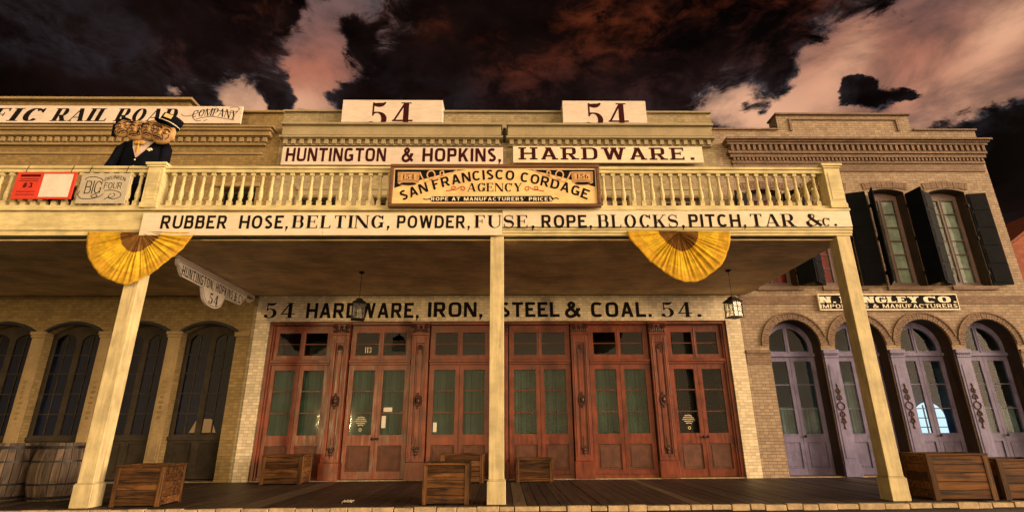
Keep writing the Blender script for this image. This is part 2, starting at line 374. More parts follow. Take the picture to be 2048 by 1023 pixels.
# ------------------------------------------------------------------ mesh helpers
class MB:
    def __init__(self):
        self.v, self.f, self.m = [], [], []
    def add(self, verts, faces, mi=0):
        o = len(self.v)
        self.v += [tuple(p) for p in verts]
        for f in faces:
            self.f.append([i+o for i in f])
            self.m.append(mi)
        return self
    def box(self, x0, x1, y0, y1, z0, z1, mi=0):
        return self.add([(x0, y0, z0), (x1, y0, z0), (x1, y1, z0), (x0, y1, z0), (x0, y0, z1), (x1, y0, z1), (x1, y1, z1), (x0, y1, z1)],
                        [(0, 3, 2, 1), (4, 5, 6, 7), (0, 1, 5, 4), (1, 2, 6, 5), (2, 3, 7, 6), (3, 0, 4, 7)], mi)
    def loft(self, rings, mi=0, caps=True, closed=True):
        """rings: lists of points with equal counts"""
        n = len(rings[0])
        vs = [p for r_ in rings for p in r_]
        fs = []
        for i in range(len(rings)-1):
            for j in range(n if closed else n-1):
                k = (j+1) % n
                fs.append((i*n+j, i*n+k, (i+1)*n+k, (i+1)*n+j))
        if caps:
            fs.append(tuple(reversed(range(n))))
            fs.append(tuple((len(rings)-1)*n+j for j in range(n)))
        return self.add(vs, fs, mi)
    def lathe(self, cx, cy, prof, n=20, mi=0):
        return self.loft([[(cx+r_*math.cos(2*PI*j/n), cy+r_*math.sin(2*PI*j/n), z) for j in range(n)] for r_, z in prof], mi)
    def tube(self, pts, r_, n=8, mi=0):
        pts = [Vector(p) for p in pts]
        rings = []
        for i, p in enumerate(pts):
            d = (pts[min(i+1, len(pts)-1)]-pts[max(i-1, 0)]).normalized()
            a = d.orthogonal().normalized() if i == 0 else (a - d*a.dot(d)).normalized()
            b = d.cross(a)
            rr = r_[i] if isinstance(r_, (list, tuple)) else r_
            rings.append([p+a*rr*math.cos(2*PI*j/n)+b*rr*math.sin(2*PI*j/n) for j in range(n)])
        return self.loft(rings, mi)
    def prism(self, poly, y0, y1, mi=0):
        """poly: (x,z) outline, counter clockwise seen from the front; y0 is the front"""
        n = len(poly)
        vs = [(x, y0, z) for x, z in poly]+[(x, y1, z) for x, z in poly]
        fs = [tuple(range(n)), tuple(reversed(range(n, 2*n)))]+[((i+1) % n, i, i+n, (i+1) % n+n) for i in range(n)]
        return self.add(vs, fs, mi)
    def ball(self, c, rx, ry, rz, nu=16, nv=10, mi=0):
        rings = []
        for i in range(1, nv):
            t = -PI/2+PI*i/nv
            rings.append([(c[0]+rx*math.cos(t)*math.cos(2*PI*j/nu), c[1]+ry*math.cos(t)*math.sin(2*PI*j/nu), c[2]+rz*math.sin(t)) for j in range(nu)])
        return self.loft(rings, mi)
    def build(self, name, mats, parent=None, smooth=False, bevel=0.0, seg=2):
        me = bpy.data.meshes.new(name)
        me.from_pydata(self.v, [], self.f)
        for m in (mats if isinstance(mats, (list, tuple)) else [mats]):
            me.materials.append(m)
        for p, mi in zip(me.polygons, self.m):
            p.material_index = mi
        bm = bmesh.new()
        bm.from_mesh(me)
        bmesh.ops.recalc_face_normals(bm, faces=bm.faces)
        bm.to_mesh(me)
        bm.free()
        if smooth:
            me.polygons.foreach_set('use_smooth', [True]*len(me.polygons))
            me.set_sharp_from_angle(angle=R(38))
        o = bpy.data.objects.new(name, me)
        COL.objects.link(o)
        if parent:
            o.parent = parent
            o.matrix_parent_inverse = inverse_of(parent)
        if bevel:
            b = o.modifiers.new('bevel', 'BEVEL')
            b.width = bevel
            b.segments = seg
            b.limit_method = 'ANGLE'
        return o

def inverse_of(o):
    """the inverse of a parent's own placing, so that parts are written in world coordinates"""
    if o.parent is None and o.type == 'EMPTY':
        return Matrix.LocRotScale(o.location, o.rotation_euler, o.scale).inverted()
    return Matrix.Identity(4)

def tag(o, label, cat, group=None):
    o['label'], o['category'] = label, cat
    if group:
        o['group'] = group
    return o

def thing(name, label, cat, loc=(0, 0, 0), rz=0.0, group=None):
    o = bpy.data.objects.new(name, None)
    o.empty_display_size = 0.2
    COL.objects.link(o)
    o.location = loc
    o.rotation_euler = (0, 0, rz)
    return tag(o, label, cat, group)

def struct(o):
    o['kind'] = 'structure'
    return o

def copy_tree(o, parent=None):
    c = o.copy()
    COL.objects.link(c)
    if parent:
        c.parent = parent
    for ch in list(o.children):
        copy_tree(ch, c)
    return c

def inside(p, poly):
    c = False
    n = len(poly)
    for i in range(n):
        x0, y0 = poly[i]
        x1, y1 = poly[(i+1) % n]
        if (y0 > p[1]) != (y1 > p[1]) and p[0] < (x1-x0)*(p[1]-y0)/(y1-y0)+x0:
            c = not c
    return c

def wall_sheet(mb, outer, holes, y, depth, mi=0):
    """a wall in the X-Z plane: front face with openings, reveals and outer edges"""
    pts, edges = [], []
    for loop in [outer]+holes:
        o = len(pts)
        pts += [Vector(p) for p in loop]
        edges += [(o+i, o+(i+1) % len(loop)) for i in range(len(loop))]
    vs, es, fs, *_ = delaunay_2d_cdt(pts, edges, [], 0, 1e-5)
    tri = []
    for f in fs:
        c = sum((vs[i] for i in f), Vector((0, 0)))/len(f)
        if inside(c, outer) and not any(inside(c, h) for h in holes):
            tri.append(tuple(f))
    mb.add([(v.x, y, v.y) for v in vs], tri, mi)
    for loop in [outer]+holes:
        n = len(loop)
        mb.add([(a, y, b) for a, b in loop]+[(a, y+depth, b) for a, b in loop], [(i, (i+1) % n, (i+1) % n+n, i+n) for i in range(n)], mi)

def arch_poly(x0, x1, z0, zs, rise, n=18):
    """opening with an arched head: springs at zs and rises by rise"""
    w = (x1-x0)/2
    cx = (x0+x1)/2
    if abs(rise-w) < 1e-6:
        rad, zc = w, zs
    else:
        rad = (w*w+rise*rise)/(2*rise)
        zc = zs+rise-rad
    a0 = math.asin(min(1, w/rad))
    pts = [(x0, z0), (x1, z0)]
    for i in range(n+1):
        a = a0-2*a0*i/n
        pts.append((cx+rad*math.sin(a), zc+rad*math.cos(a)))
    return pts

def rect(x0, x1, z0, z1):
    return [(x0, z0), (x1, z0), (x1, z1), (x0, z1)]

# ------------------------------------------------------------------ painted letters, drawn from strokes
def style(a, b, serif=None, n=2.0, s=0.10, st=0.05, wide=1.0, shear=0.0):
    return dict(a=a, b=b, serif=serif, n=n, s=s, st=st, wide=wide, shear=shear)
GROT = style(0.105, 0.095, None, 3.6)                      # blocky sans
SANS = style(0.10, 0.088, None, 2.5)
CONDENSED = style(0.09, 0.07, None, 4.0, wide=0.62)
DIDONE = style(0.098, 0.026, 'hair', 2.0, 0.085, 0.045, 1.05)
FAT = style(0.125, 0.028, 'hair', 2.0, 0.10, 0.05, 1.15, 0.26)
SLAB = style(0.095, 0.062, 'slab', 3.4, 0.105, 0.115, 1.3)
FATSLAB = style(0.14, 0.085, 'slab', 3.0, 0.07, 0.15, 1.25)
THIN = style(0.045, 0.04, None, 2.2)

def spline(pts, k=8):
    out = []
    n = len(pts)
    for i in range(n-1):
        p0, p1, p2, p3 = pts[max(i-1, 0)], pts[i], pts[i+1], pts[min(i+2, n-1)]
        for j in range(k):
            t = j/k
            out.append(tuple(0.5*((2*p1[q])+(-p0[q]+p2[q])*t+(2*p0[q]-5*p1[q]+4*p2[q]-p3[q])*t*t+(-p0[q]+3*p1[q]-3*p2[q]+p3[q])*t**3) for q in (0, 1)))
    return out+[pts[-1]]

def ribbon(pts, wf, closed=False):
    n = len(pts)
    L, Rr = [], []
    for i in range(n):
        if closed:
            a, b = pts[i-1], pts[(i+1) % n]
        else:
            a, b = pts[max(i-1, 0)], pts[min(i+1, n-1)]
        dx, dy = b[0]-a[0], b[1]-a[1]
        l = math.hypot(dx, dy) or 1
        dx, dy = dx/l, dy/l
        h = wf(i/(n if closed else n-1), dx, dy)
        L.append((pts[i][0]-dy*h, pts[i][1]+dx*h))
        Rr.append((pts[i][0]+dy*h, pts[i][1]-dx*h))
    return [[L[i], L[(i+1) % n], Rr[(i+1) % n], Rr[i]] for i in range(n if closed else n-1)]

def glyph(ch, st):
    a, b, ser = st['a'], st['b'], st['serif']
    n_, s, t = st['n'], st['s'], st['st']
    d = b*1.15 if ser == 'hair' else (a*0.9)
    P = []
    def box(x0, x1, y0, y1):
        P.append([(x0, y0), (x1, y0), (x1, y1), (x0, y1)])
    def foot(x, y, h):
        if ser:
            e = h+s
            if y <= 0.001:
                box(x-e, x+e, 0, t)
            elif y >= 0.999:
                box(x-e, x+e, 1-t, 1)
    def V(x, y0=0.0, y1=1.0, h=None):
        h = a if h is None else h
        box(x-h, x+h, y0, y1)
        foot(x, y0, h)
        foot(x, y1, h)
    def H(y, x0, x1, beak=0, h=None):
        h = b if h is None else h
        box(x0, x1, y-h, y+h)
        if ser and beak:
            hh = 0.24 if ser == 'hair' else 0.27
            w_ = 0.11 if ser == 'hair' else 0.13
            yy = y+h if beak < 0 else y-h
            P.append([(x1-w_, yy), (x1, yy), (x1, yy+beak*hh), (x1-w_*0.35, yy+beak*hh)])
    def Hl(y, x0, beak):
        hh = 0.24
        yy = y+b if beak < 0 else y-b
        if ser:
            P.append([(x0, yy), (x0+0.11, yy), (x0+0.04, yy+beak*hh), (x0, yy+beak*hh)])
    def D(x0, y0, x1, y1, h=None, feet=True):
        h = a if h is None else h
        l = math.hypot(x1-x0, y1-y0)
        hh = h*l/max(1e-6, abs(y1-y0))
        if y1 < y0:
            x0, y0, x1, y1 = x1, y1, x0, y0
        P.append([(x0-hh, y0), (x0+hh, y0), (x1+hh, y1), (x1-hh, y1)])
        if feet:
            foot(x0, y0, h)
            foot(x1, y1, h)
    def wfd(tt, dx, dy):
        return b+(a-b)*abs(dy)**1.6
    def arc(cx, cy, rx, ry, t0, t1, k=22, wf=None):
        q = []
        for i in range(k+1):
            an = R(t0+(t1-t0)*i/k)
            c_, s_ = math.cos(an), math.sin(an)
            q.append((cx+rx*math.copysign(abs(c_)**(2/n_), c_), cy+ry*math.copysign(abs(s_)**(2/n_), s_)))
        full = abs(abs(t1-t0)-360) < 1e-6
        P.extend(ribbon(q[:-1] if full else q, wf or wfd, full))
        return q
    def dot(x, y, r_):
        P.append([(x+r_*math.cos(2*PI*i/12), y+r_*math.sin(2*PI*i/12)) for i in range(12)])
    def lobe(x0, xr, y0, y1):
        ry = (y1-y0)/2
        xc = xr-min(ry*1.05, (xr-x0)*0.62)
        box(x0, xc+0.004, y1-b, y1+b)
        box(x0, xc+0.004, y0-b, y0+b)
        arc(xc, (y0+y1)/2, xr-xc-a, ry, 90, -90)
    w = 0.72
    if ch == ' ':
        return 0.32*st['wide'], []
    if ch == 'A':
        w = 0.80
        D(d*1.1, 0, w/2-0.02, 1, d, True if not ser else False)
        D(w/2+0.0, 1, w-a*1.1, 0, a, False)
        box(w*0.18, w*0.80, 0.30-b, 0.30+b)
        if ser:
            box(d-s*0.9, d+s*1.3, 0, t)
            box(w-a-a-s*0.6, w+s*0.6, 0, t)
            if ser == 'slab':
                box(w/2-a-s*0.9, w/2+a, 1-t, 1)
    elif ch == 'B':
        w = 0.70
        V(a)
        lobe(a, w*0.94, 0.53, 1-b)
        lobe(a, w, b, 0.53)
    elif ch in 'CG':
        w = 0.76
        arc(w/2, 0.5, w/2-a, 0.5-b, 42, 318, 30)
        if ser:
            P.append([(w-0.05, 0.66), (w, 0.66), (w, 1.0), (w-0.05, 1.0), (w-a*1.6, 0.86)])
        if ch == 'G':
            box(w-2*a, w, 0.06, 0.44)
            box(w*0.55 if not ser else w-2*a-s, w+(s if ser else 0), 0.44-max(b, t/2), 0.44+max(b, t/2))
        elif ser:
            pass
    elif ch == 'D':
        w = 0.76
        V(a)
        lobe(a, w, b, 1-b)
    elif ch in 'EF':
        w = 0.66 if ch == 'E' else 0.62
        V(a)
        H(1-b, a, w*0.97, -1)
        H(0.52, a, w*0.74)
        if ser:
            box(w*0.74-0.05, w*0.74, 0.38, 0.66)
        if ch == 'E':
            H(b, a, w, 1)
    elif ch == 'H':
        w = 0.78
        V(a)
        V(w-a)
        H(0.5, a, w-a)
    elif ch == 'I':
        w = 2*a
        V(a)
    elif ch == 'K':
        w = 0.76
        V(a)
        D(a+0.05, 0.30, w-d*1.5, 1, d)
        D(w*0.42, 0.62, w-a*1.15, 0, a)
    elif ch == 'L':
        w = 0.62
        V(a)
        H(b, a, w, 1)
    elif ch == 'M':
        w = 0.98
        V(d, h=d)
        D(d*1.6, 1, w/2, 0, a*0.9, False)
        D(w/2, 0, w-a*1.4, 1, d, False)
        V(w-a)
    elif ch == 'N':
        w = 0.78
        V(d, h=d)
        D(d*1.3, 1, w-d*1.3, 0, a, False)
        V(w-d, h=d)
        if ser:
            P.pop()  # the last foot stays open at the bottom
            P.pop()
            foot(w-d, 1, d)
    elif ch == 'O':
        w = 0.80
        arc(w/2, 0.5, w/2-a, 0.5-b, 0, 360, 40)
    elif ch in 'PR':
        w = 0.70 if ch == 'P' else 0.76
        V(a)
        lobe(a, 0.70, 0.46, 1-b)
        if ch == 'R':
            D(0.36, 0.48, w-a*1.1, 0, a*0.95)
    elif ch == 'S':
        w = 0.64
        if ser == 'hair':
            wf = lambda tt, dx, dy: b*1.2+(a*1.1-b)*math.exp(-((tt-0.5)/0.17)**2)
        else:
            wf = lambda tt, dx, dy: b+(a-b)*0.6
        aa = a if ser != 'hair' else b*1.6
        q = []
        for i in range(17):
            an = R(35+(255-35)*i/16)
            q.append((w/2+(w/2-aa)*math.cos(an)*0.96, 0.745+(0.255-b)*math.sin(an)))
        for i in range(17):
            an = R(75-(75+145)*i/16)
            q.append((w/2+(w/2-aa)*math.cos(an), 0.27+(0.27-b)*math.sin(an)))
        P.extend(ribbon(q, wf))
        if ser:
            P.append([(w-0.10, 0.70), (w-0.05, 0.70), (w-0.05, 1.0), (w-0.10, 0.95)])
            P.append([(0.01, 0.0), (0.06, 0.05), (0.06, 0.32), (0.01, 0.32)])
    elif ch == 'T':
        w = 0.72
        V(w/2)
        H(1-b, 0, w, -1)
        Hl(1-b, 0, -1)
    elif ch == 'U':
        w = 0.76
        r2 = w/2-(a+d)/2
        V(a, 0.36, 1)
        V(w-d, 0.36, 1, d)
        arc(a+r2, 0.37, r2, 0.37-b, 180, 360, 20, lambda tt, dx, dy: (b+(a-b)*abs(dy)**1.6) if tt < 0.5 else (b+(d-b)*abs(dy)**1.6))
    elif ch in 'VW':
        if ch == 'V':
            w = 0.78
            D(a*1.1, 1, w/2, 0, a, True)
            D(w/2, 0, w-d*1.2, 1, d, True)
        else:
            w = 1.10
            q = w/4
            D(a, 1, q+a*0.5, 0, a, False)
            D(q+a*0.5, 0, 2*q, 1, d, False)
            D(2*q, 1, 3*q-0.01, 0, a, False)
            D(3*q-0.01, 0, w-d*1.2, 1, d, False)
            for x, h in ((a, a), (w-d*1.2, d), (2*q, a*0.6)):
                foot(x, 1, h)
    elif ch == 'Y':
        w = 0.78
        D(a*1.1, 1, w/2, 0.42, a)
        D(w-d*1.2, 1, w/2, 0.42, d)
        V(w/2, 0, 0.46)
    elif ch == '&':
        w = 0.88
        big = a*(1.05 if ser else 0.95)
        sm = b*1.3 if ser == 'hair' else b
        p = spline([(0.86, 0.03), (0.62, 0.30), (0.30, 0.66), (0.25, 0.84), (0.38, 0.95), (0.51, 0.86), (0.48, 0.70), (0.30, 0.54), (0.12, 0.38), (0.10, 0.18), (0.24, 0.05), (0.44, 0.06), (0.62, 0.20), (0.74, 0.44)], 7)
        P.extend(ribbon(p, lambda tt, dx, dy: big if tt < 0.28 or 0.62 < tt < 0.80 else sm*1.1))
        box(0.64, 0.90, 0.42, 0.42+2*sm)
    elif ch == '.':
        w = 0.22
        dot(0.11, 0.10, 0.10) if st['n'] < 3 else box(0.01, 0.21, 0, 0.20)
    elif ch == ',':
        w = 0.22
        dot(0.12, 0.10, 0.10) if st['n'] < 3 else box(0.02, 0.22, 0, 0.20)
        P.append([(0.07, 0.02), (0.03, -0.18), (0.09, -0.18), (0.22, 0.08)])
    elif ch == "'":
        w = 0.16
        P.append([(0.03, 1), (0.05, 0.72), (0.08, 0.72), (0.15, 1)])
    elif ch == '#':
        w = 0.7
        D(0.2, 0, 0.3, 1, a*0.7, False)
        D(0.42, 0, 0.52, 1, a*0.7, False)
        box(0, w, 0.28, 0.38)
        box(0, w, 0.60, 0.70)
    elif ch == '1':
        w = 0.40
        V(w/2, 0, 1)
        P.append([(0.0, 0.78), (w/2-a+0.01, 0.84), (w/2-a+0.01, 1), (w/2-a*0.5, 1)])
    elif ch == '0':
        w = 0.62
        arc(w/2, 0.5, w/2-a, 0.5-b, 0, 360, 36)
    elif ch == '3':
        w = 0.60
        arc(w*0.46, 0.745, w*0.46-a*0.8, 0.255-b, 150, -80, 18)
        arc(w*0.46, 0.27, w*0.54-a, 0.27-b, 80, -150, 20)
        if ser:
            dot(0.10, 0.80, 0.085)
            dot(0.09, 0.20, 0.09)
    elif ch == '4':
        w = 0.74
        V(w*0.66, 0, 1)
        D(0.07, 0.27, w*0.66-a*0.3, 1, d*1.2, False)
        box(0.0, w, 0.27-b*1.2, 0.27+b*1.2)
    elif ch == '5':
        w = 0.66
        arc(w*0.44, 0.31, w*0.56-a, 0.31-b, 125, -148, 26)
        box(0.12, 0.12+2.4*b, 0.46, 1)
        if ser:
            p = spline([(0.12, 0.94), (0.28, 0.90), (0.46, 0.91), (w*0.9, 1.0)], 6)
            P.extend(ribbon(p, lambda tt, dx, dy: 0.02+0.065*math.sin(PI*min(1, tt*1.02))))
            dot(0.10, 0.14, 0.10)
        else:
            box(0.12, w*0.92, 1-2*b, 1)
    elif ch == '6':
        w = 0.64
        arc(w/2, 0.31, w/2-a, 0.31-b, 0, 360, 30)
        arc(w*0.56, 0.5, w*0.56-a, 0.5-b, 60, 190, 18)
    elif ch == 'c':
        w2, p2 = glyph('C', st)
        return w2*0.66, [[(x*0.66, y*0.66) for x, y in q] for q in p2]
    elif ch == 'o':
        w2, p2 = glyph('O', st)
        return w2*0.55, [[(x*0.55, 0.42+y*0.55) for x, y in q] for q in p2]
    else:
        box(0, w, 0, 1)
    wd = st['wide']
    sh = st['shear']
    return w*wd, [[(x*wd+sh*y, y) for x, y in q] for q in P]

def area(q):
    return sum(q[i][0]*q[(i+1) % len(q)][1]-q[(i+1) % len(q)][0]*q[i][1] for i in range(len(q)))/2

def letters(mb, text, st, u0, u1, place, track=0.16, mi=0):
    """text across u0..u1 (v from 0 to 1); place maps (u, v) to a point on the board"""
    gl = []
    x = 0.0
    for i, ch in enumerate(text):
        w, P = glyph(ch, st)
        gl.append((x, P))
        x += w+(track if st['serif'] is None else track+st['s']*0.9)
    x -= track if st['serif'] is None else track+st['s']*0.9
    k = (u1-u0)/max(x, 1e-6)
    for x0, P in gl:
        if not P:
            continue
        pts, faces = [], []
        for q in P:
            if area(q) < 0:
                q = q[::-1]
            o = len(pts)
            pts += [Vector((u0+(x0+p[0])*k, p[1])) for p in q]
            faces.append(list(range(o, o+len(q))))
        vs, es, fs, ov, oe, of = delaunay_2d_cdt(pts, [], faces, 1, 1e-5)
        keep = [tuple(f) for f, src in zip(fs, of) if src]
        mb.add([place(v.x, v.y) for v in vs], keep, mi)

def flat(z0, z1, y):
    return lambda u, v: (u, y, z0+(z1-z0)*v)

def line_of(mb, pts, wd, place, mi=0):
    """a painted line along points (u, v)"""
    for q in ribbon(pts, lambda t, dx, dy: wd(t) if callable(wd) else wd):
        if area(q) < 0:
            q = q[::-1]
        mb.add([place(*p) for p in q], [(0, 1, 2, 3)], mi)

def span(px0, px1, py, Y):
    return at(px0, py, Y)[0], at(px1, py, Y)[0]

# ================================================================== SETTING
# street and boardwalk
mb = MB()
mb.box(-300, 300, -200, 300, -0.66, -0.60)
struct(mb.build('street', M['asphalt']))
mb = MB()
x = -16.0
while x < 22:
    w = random.uniform(0.17, 0.24)
    pale = 1 if (-4.15 < x+w/2 < -3.75) or random.random() < 0.02 else 0
    mb.box(x, x+w-0.012, -0.10, 4.9, -0.06+random.uniform(-.003, 0), random.uniform(-.006, 0), pale)
    x += w
mb.box(-16, 22, -0.02, 4.9, -0.5, -0.075)
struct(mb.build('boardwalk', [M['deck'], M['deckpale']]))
mb = MB()
x = -16.0
while x < 22:
    w = random.uniform(0.22, 0.42)
    mb.box(x, x+w-random.uniform(.008, .02), -0.19+random.uniform(-.008, .008), -0.105, -0.085+random.uniform(-.01, .01), -0.004+random.uniform(-.01, .006))
    x += w
struct(mb.build('kerb', M['edge'], bevel=0.008))

def shell(parent, x0, x1, y0, y1, z1, mat):
    """side, back walls and flat roof behind a facade"""
    mb = MB()
    mb.box(x0, x0+0.25, y0, y1, -0.6, z1)
    mb.box(x1-0.25, x1, y0, y1, -0.6, z1)
    mb.box(x0+0.25, x1-0.25, y1-0.25, y1, -0.6, z1)
    mb.build('side_wall', mat, parent)
    mb = MB()
    mb.box(x0+0.25, x1-0.25, y0, y1-0.25, z1-0.6, z1-0.5)
    mb.build('roof', M['roof'], parent)

W = 4.3   # plane of the three facades

def ledge(mb, x0, x1, y0, y1, z0, z1):
    dz = (W-y0)*0.64     # heights were measured on the wall plane; a moulding in front of it sits lower
    mb.box(x0, x1, y0, y1, z0-dz, z1-dz)

def dentils(mb, x0, x1, step, width, y0, y1, z0, z1):
    z0, z1 = z0-(W-y0)*0.64, z1-(W-y0)*0.64
    n = int((x1-x0)/step)
    for i in range(n+1):
        c = x0+(x1-x0)*i/n
        mb.box(c-width/2, c+width/2, y0, y1, z0, z1)


# ------------------------------------------------------------------ left: railroad building
rb = thing('railroad_building', 'tan two storey brick building with dark arched windows, at left beside the hardware store', 'building', (-11, 4.3, 0))
mb = MB()
RX = [-12.52-1.69*k for k in (2, 1)]+[-12.52+1.69*k for k in range(4)]
holes = [arch_poly(c-0.685, c+0.685, -0.001+0.02, 3.5, 0.22) for c in RX]
UPX = [-14.75, -12.3, -9.85, -7.4]
holes += [rect(c-0.52, c+0.52, 5.0, 7.55) for c in UPX]
wall_sheet(mb, [(-16.5, -0.3), (-6.42, -0.3), (-6.42, 9.93), (-9.2, 9.93), (-9.22, 10.32), (-16.5, 10.32)], holes, W, 0.35)
mb.build('wall', M['tan_brick'], rb)
shell(rb, -16.5, -6.42, W+0.35, 12, 9.4, M['tan_brick'])
mb = MB()
ledge(mb, -16.4, -6.52, 3.98, W-.002, 9.50, 9.56)
ledge(mb, -16.4, -6.60, 4.03, W-.002, 9.40, 9.497)
ledge(mb, -16.4, -6.64, 4.10, W-.002, 9.22, 9.397)
ledge(mb, -16.4, -6.68, 4.17, W-.002, 9.16, 9.217)
dentils(mb, -16.3, -6.80, 0.215, 0.12, 4.15, 4.235, 9.02, 9.157)
ledge(mb, -16.4, -6.75, 4.235, W-.002, 8.99, 9.157)
ledge(mb, -16.4, -6.78, 4.21, W-.002, 8.90, 8.987)
ledge(mb, -16.4, -6.86, 4.262, W-.002, 8.60, 8.66)
ledge(mb, -16.4, -6.90, 4.255, W-.002, 8.20, 8.25)
mb.build('cornice', M['tan_trim'], rb, bevel=0.008)
mb = MB()
mb.box(-16.45, -9.1, 4.16, 4.75, 10.322, 10.40)
mb.box(-9.1, -6.40, 4.2, 4.75, 9.932, 9.99)
mb.build('coping', M['tan_trim'], rb, bevel=0.008)
for i in range(len(RX)-1):   # pilasters between the openings
    c = (RX[i]+RX[i+1])/2
    mb = MB()
    mb.box(c-.155, c+.155, W-.03, W-.001, 0.02, 3.38)
    mb.box(c-.10, c+.10, W-.045, W-.031, 0.5, 3.25)
    mb.box(c-.17, c+.17, W-.06, W-.001, 3.383, 3.45)
    mb.box(c-.19, c+.19, W-.085, W-.001, 3.453, 3.53)
    mb.box(c-.17, c+.17, W-.05, W-.001, 0.02, 0.35)
    for k in range(8):
        mb.ball((c, W-.045, 1.45+k*0.12), 0.05+0.02*(k % 2), 0.012, 0.045, 8, 6, 1)
    mb.build('pilaster', [M['tan_trim'], M['tan_brick']], rb, bevel=0.006)
mb = MB()
mb.box(-6.90+.1, -6.42, W-.05, W-.001, 3.40, 3.52)
mb.build('impost', M['tan_trim'], rb, bevel=0.006)

def arched_window(parent, c):
    hw = 0.685
    f = MB()
    y = W+0.22
    # hood moulding over the head
    outer = arch_poly(c-hw-.07, c+hw+.07, 3.42, 3.52, 0.27)
    inner = arch_poly(c-hw+.0, c+hw-.0, 3.42, 3.50, 0.22)
    o, n = outer[2:], inner[2:]
    for i in range(len(o)-1):
        q = [o[i], o[i+1], n[i+1], n[i]]
        f.prism(q[::-1], W-.07, W+.02)
    f.build('hood', M['hood'], parent, smooth=True)
    f = MB()
    head = arch_poly(c-hw+.004, c+hw-.004, 0.06, 3.495, 0.215)
    hole1 = arch_poly(c-hw+.11, c-.07, 1.06, 3.36, 0.14)
    hole1 = [(x, z) for x, z in hole1]
    hole2 = arch_poly(c+.07, c+hw-.11, 1.06, 3.36, 0.14)
    pan1, pan2 = rect(c-hw+.13, c-.09, 0.2, 0.86), rect(c+.09, c+hw-.13, 0.2, 0.86)
    wall_sheet(f, head, [hole1, hole2, pan1, pan2], y, 0.07)
    f.box(c-hw+.13, c-.09, y+.04, y+.06, 0.2, 0.86)
    f.box(c+.09, c+hw-.13, y+.04, y+.06, 0.2, 0.86)
    f.box(c-hw+.01, c+hw-.01, y-.05, y-.001, 0.93, 1.02)
    for s0, s1 in ((c-hw+.11, c-.07), (c+.07, c+hw-.11)):
        f.box((s0+s1)/2-.011, (s0+s1)/2+.011, y+.012, y+.05, 1.06, 3.47)
        for z in (1.55, 2.03, 2.52, 2.98):
            f.box(s0, s1, y+.015, y+.047, z-.011, z+.011)
    win = f.build('window', M['dark_frame'], parent)
    g = MB()
    g.box(c-hw+.1, c+hw-.1, y+.028, y+.034, 1.05, 3.5)
    g.build('pane', M['glass_dark'], win)
    return win
for c in RX[1:]:
    arched_window(rb, c)
for c in UPX:
    f = MB()
    wall_sheet(f, rect(c-.51, c+.51, 5.0, 7.54), [rect(c-.43, c-.05, 5.1, 7.45), rect(c+.05, c+.43, 5.1, 7.45)], W+.2, .06)
    for s0 in (c-.43, c+.05):
        for z in (5.6, 6.1, 6.6, 7.05):
            f.box(s0, s0+.38, W+.212, W+.25, z-.012, z+.012)
    win = f.build('upper_window', M['dark_frame'], rb)
    g = MB()
    g.box(c-.44, c+.44, W+.228, W+.233, 5.05, 7.48)
    g.build('pane', M['glass_dark'], win)
    h = MB()
    h.box(c-.62, c+.62, W-.06, W-.001, 7.57, 7.68)
    h.build('lintel', M['tan_trim'], rb, bevel=0.006)
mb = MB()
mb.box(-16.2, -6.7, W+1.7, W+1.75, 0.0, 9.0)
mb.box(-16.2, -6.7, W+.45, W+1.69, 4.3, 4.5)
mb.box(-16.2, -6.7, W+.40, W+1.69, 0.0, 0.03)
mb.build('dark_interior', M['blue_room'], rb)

# ------------------------------------------------------------------ centre: hardware store
hb = thing('hardware_store', 'cream brick hardware store with a red wooden storefront under the long balcony', 'building', (0, 4.3, 0))
mb = MB()
HUP = [-5.15+2.035*k for k in range(6)]
holes = [rect(-5.96, 5.75, -0.001+0.02, 3.77)]+[rect(c-.5, c+.5, 5.02, 7.26) for c in HUP]
wall_sheet(mb, [(-6.415, -0.3), (6.155, -0.3), (6.155, 9.97), (-6.415, 9.97)], holes, W, 0.38)
mb.build('wall', M['cream_brick'], hb)
shell(hb, -6.415, 6.155, W+.38, 12.5, 9.5, M['cream_brick'])
mb = MB()
wall_sheet(mb, [(-6.33, 3.772), (6.135, 3.772), (6.135, 4.44), (-6.33, 4.44)], [], W-.03, 0.028)
mb.build('painted_band', M['pale_brick'], hb)
for a_, b_ in ((-6.33, -5.965), (5.755, 6.14)):
    mb = MB()
    wall_sheet(mb, rect(a_, b_, 0.0, 3.768), [], W-.025, 0.023)
    mb.build('corner_pier', M['pale_brick'], hb)
mb = MB()
for a_, b_ in ((-6.33, -0.03), (0.10, 6.06)):
    ledge(mb, a_, b_, 4.00, W-.002, 9.60, 9.66)
    ledge(mb, a_+.03, b_-.03, 4.10, W-.002, 9.24, 9.597)
    ledge(mb, a_-.02, b_+.02, 4.03, W-.002, 9.175, 9.237)
    ledge(mb, a_+.02, b_-.02, 4.10, W-.002, 9.115, 9.172)
    ledge(mb, a_+.06, b_-.06, 4.20, W-.002, 8.95, 9.112)
    dentils(mb, a_+.14, b_-.14, 0.225, 0.115, 4.11, 4.2, 8.96, 9.112)
    ledge(mb, a_+.05, b_-.05, 4.17, W-.002, 8.90, 8.947)
mb.build('cornice', M['cream_trim'], hb, bevel=0.008)
mb = MB()
mb.box(-6.42, 6.16, 4.22, 4.75, 9.973, 10.03)
mb.build('coping', M['cream_trim'], hb, bevel=0.008)
mb = MB()
mb.tube([(0.035, 4.20, 8.98), (0.035, 4.20, 9.40)], 0.035, 10)
mb.build('slot_shade', M['iron'], hb)  # dark tube filling the gap between the cornices: the slot's shade as colour
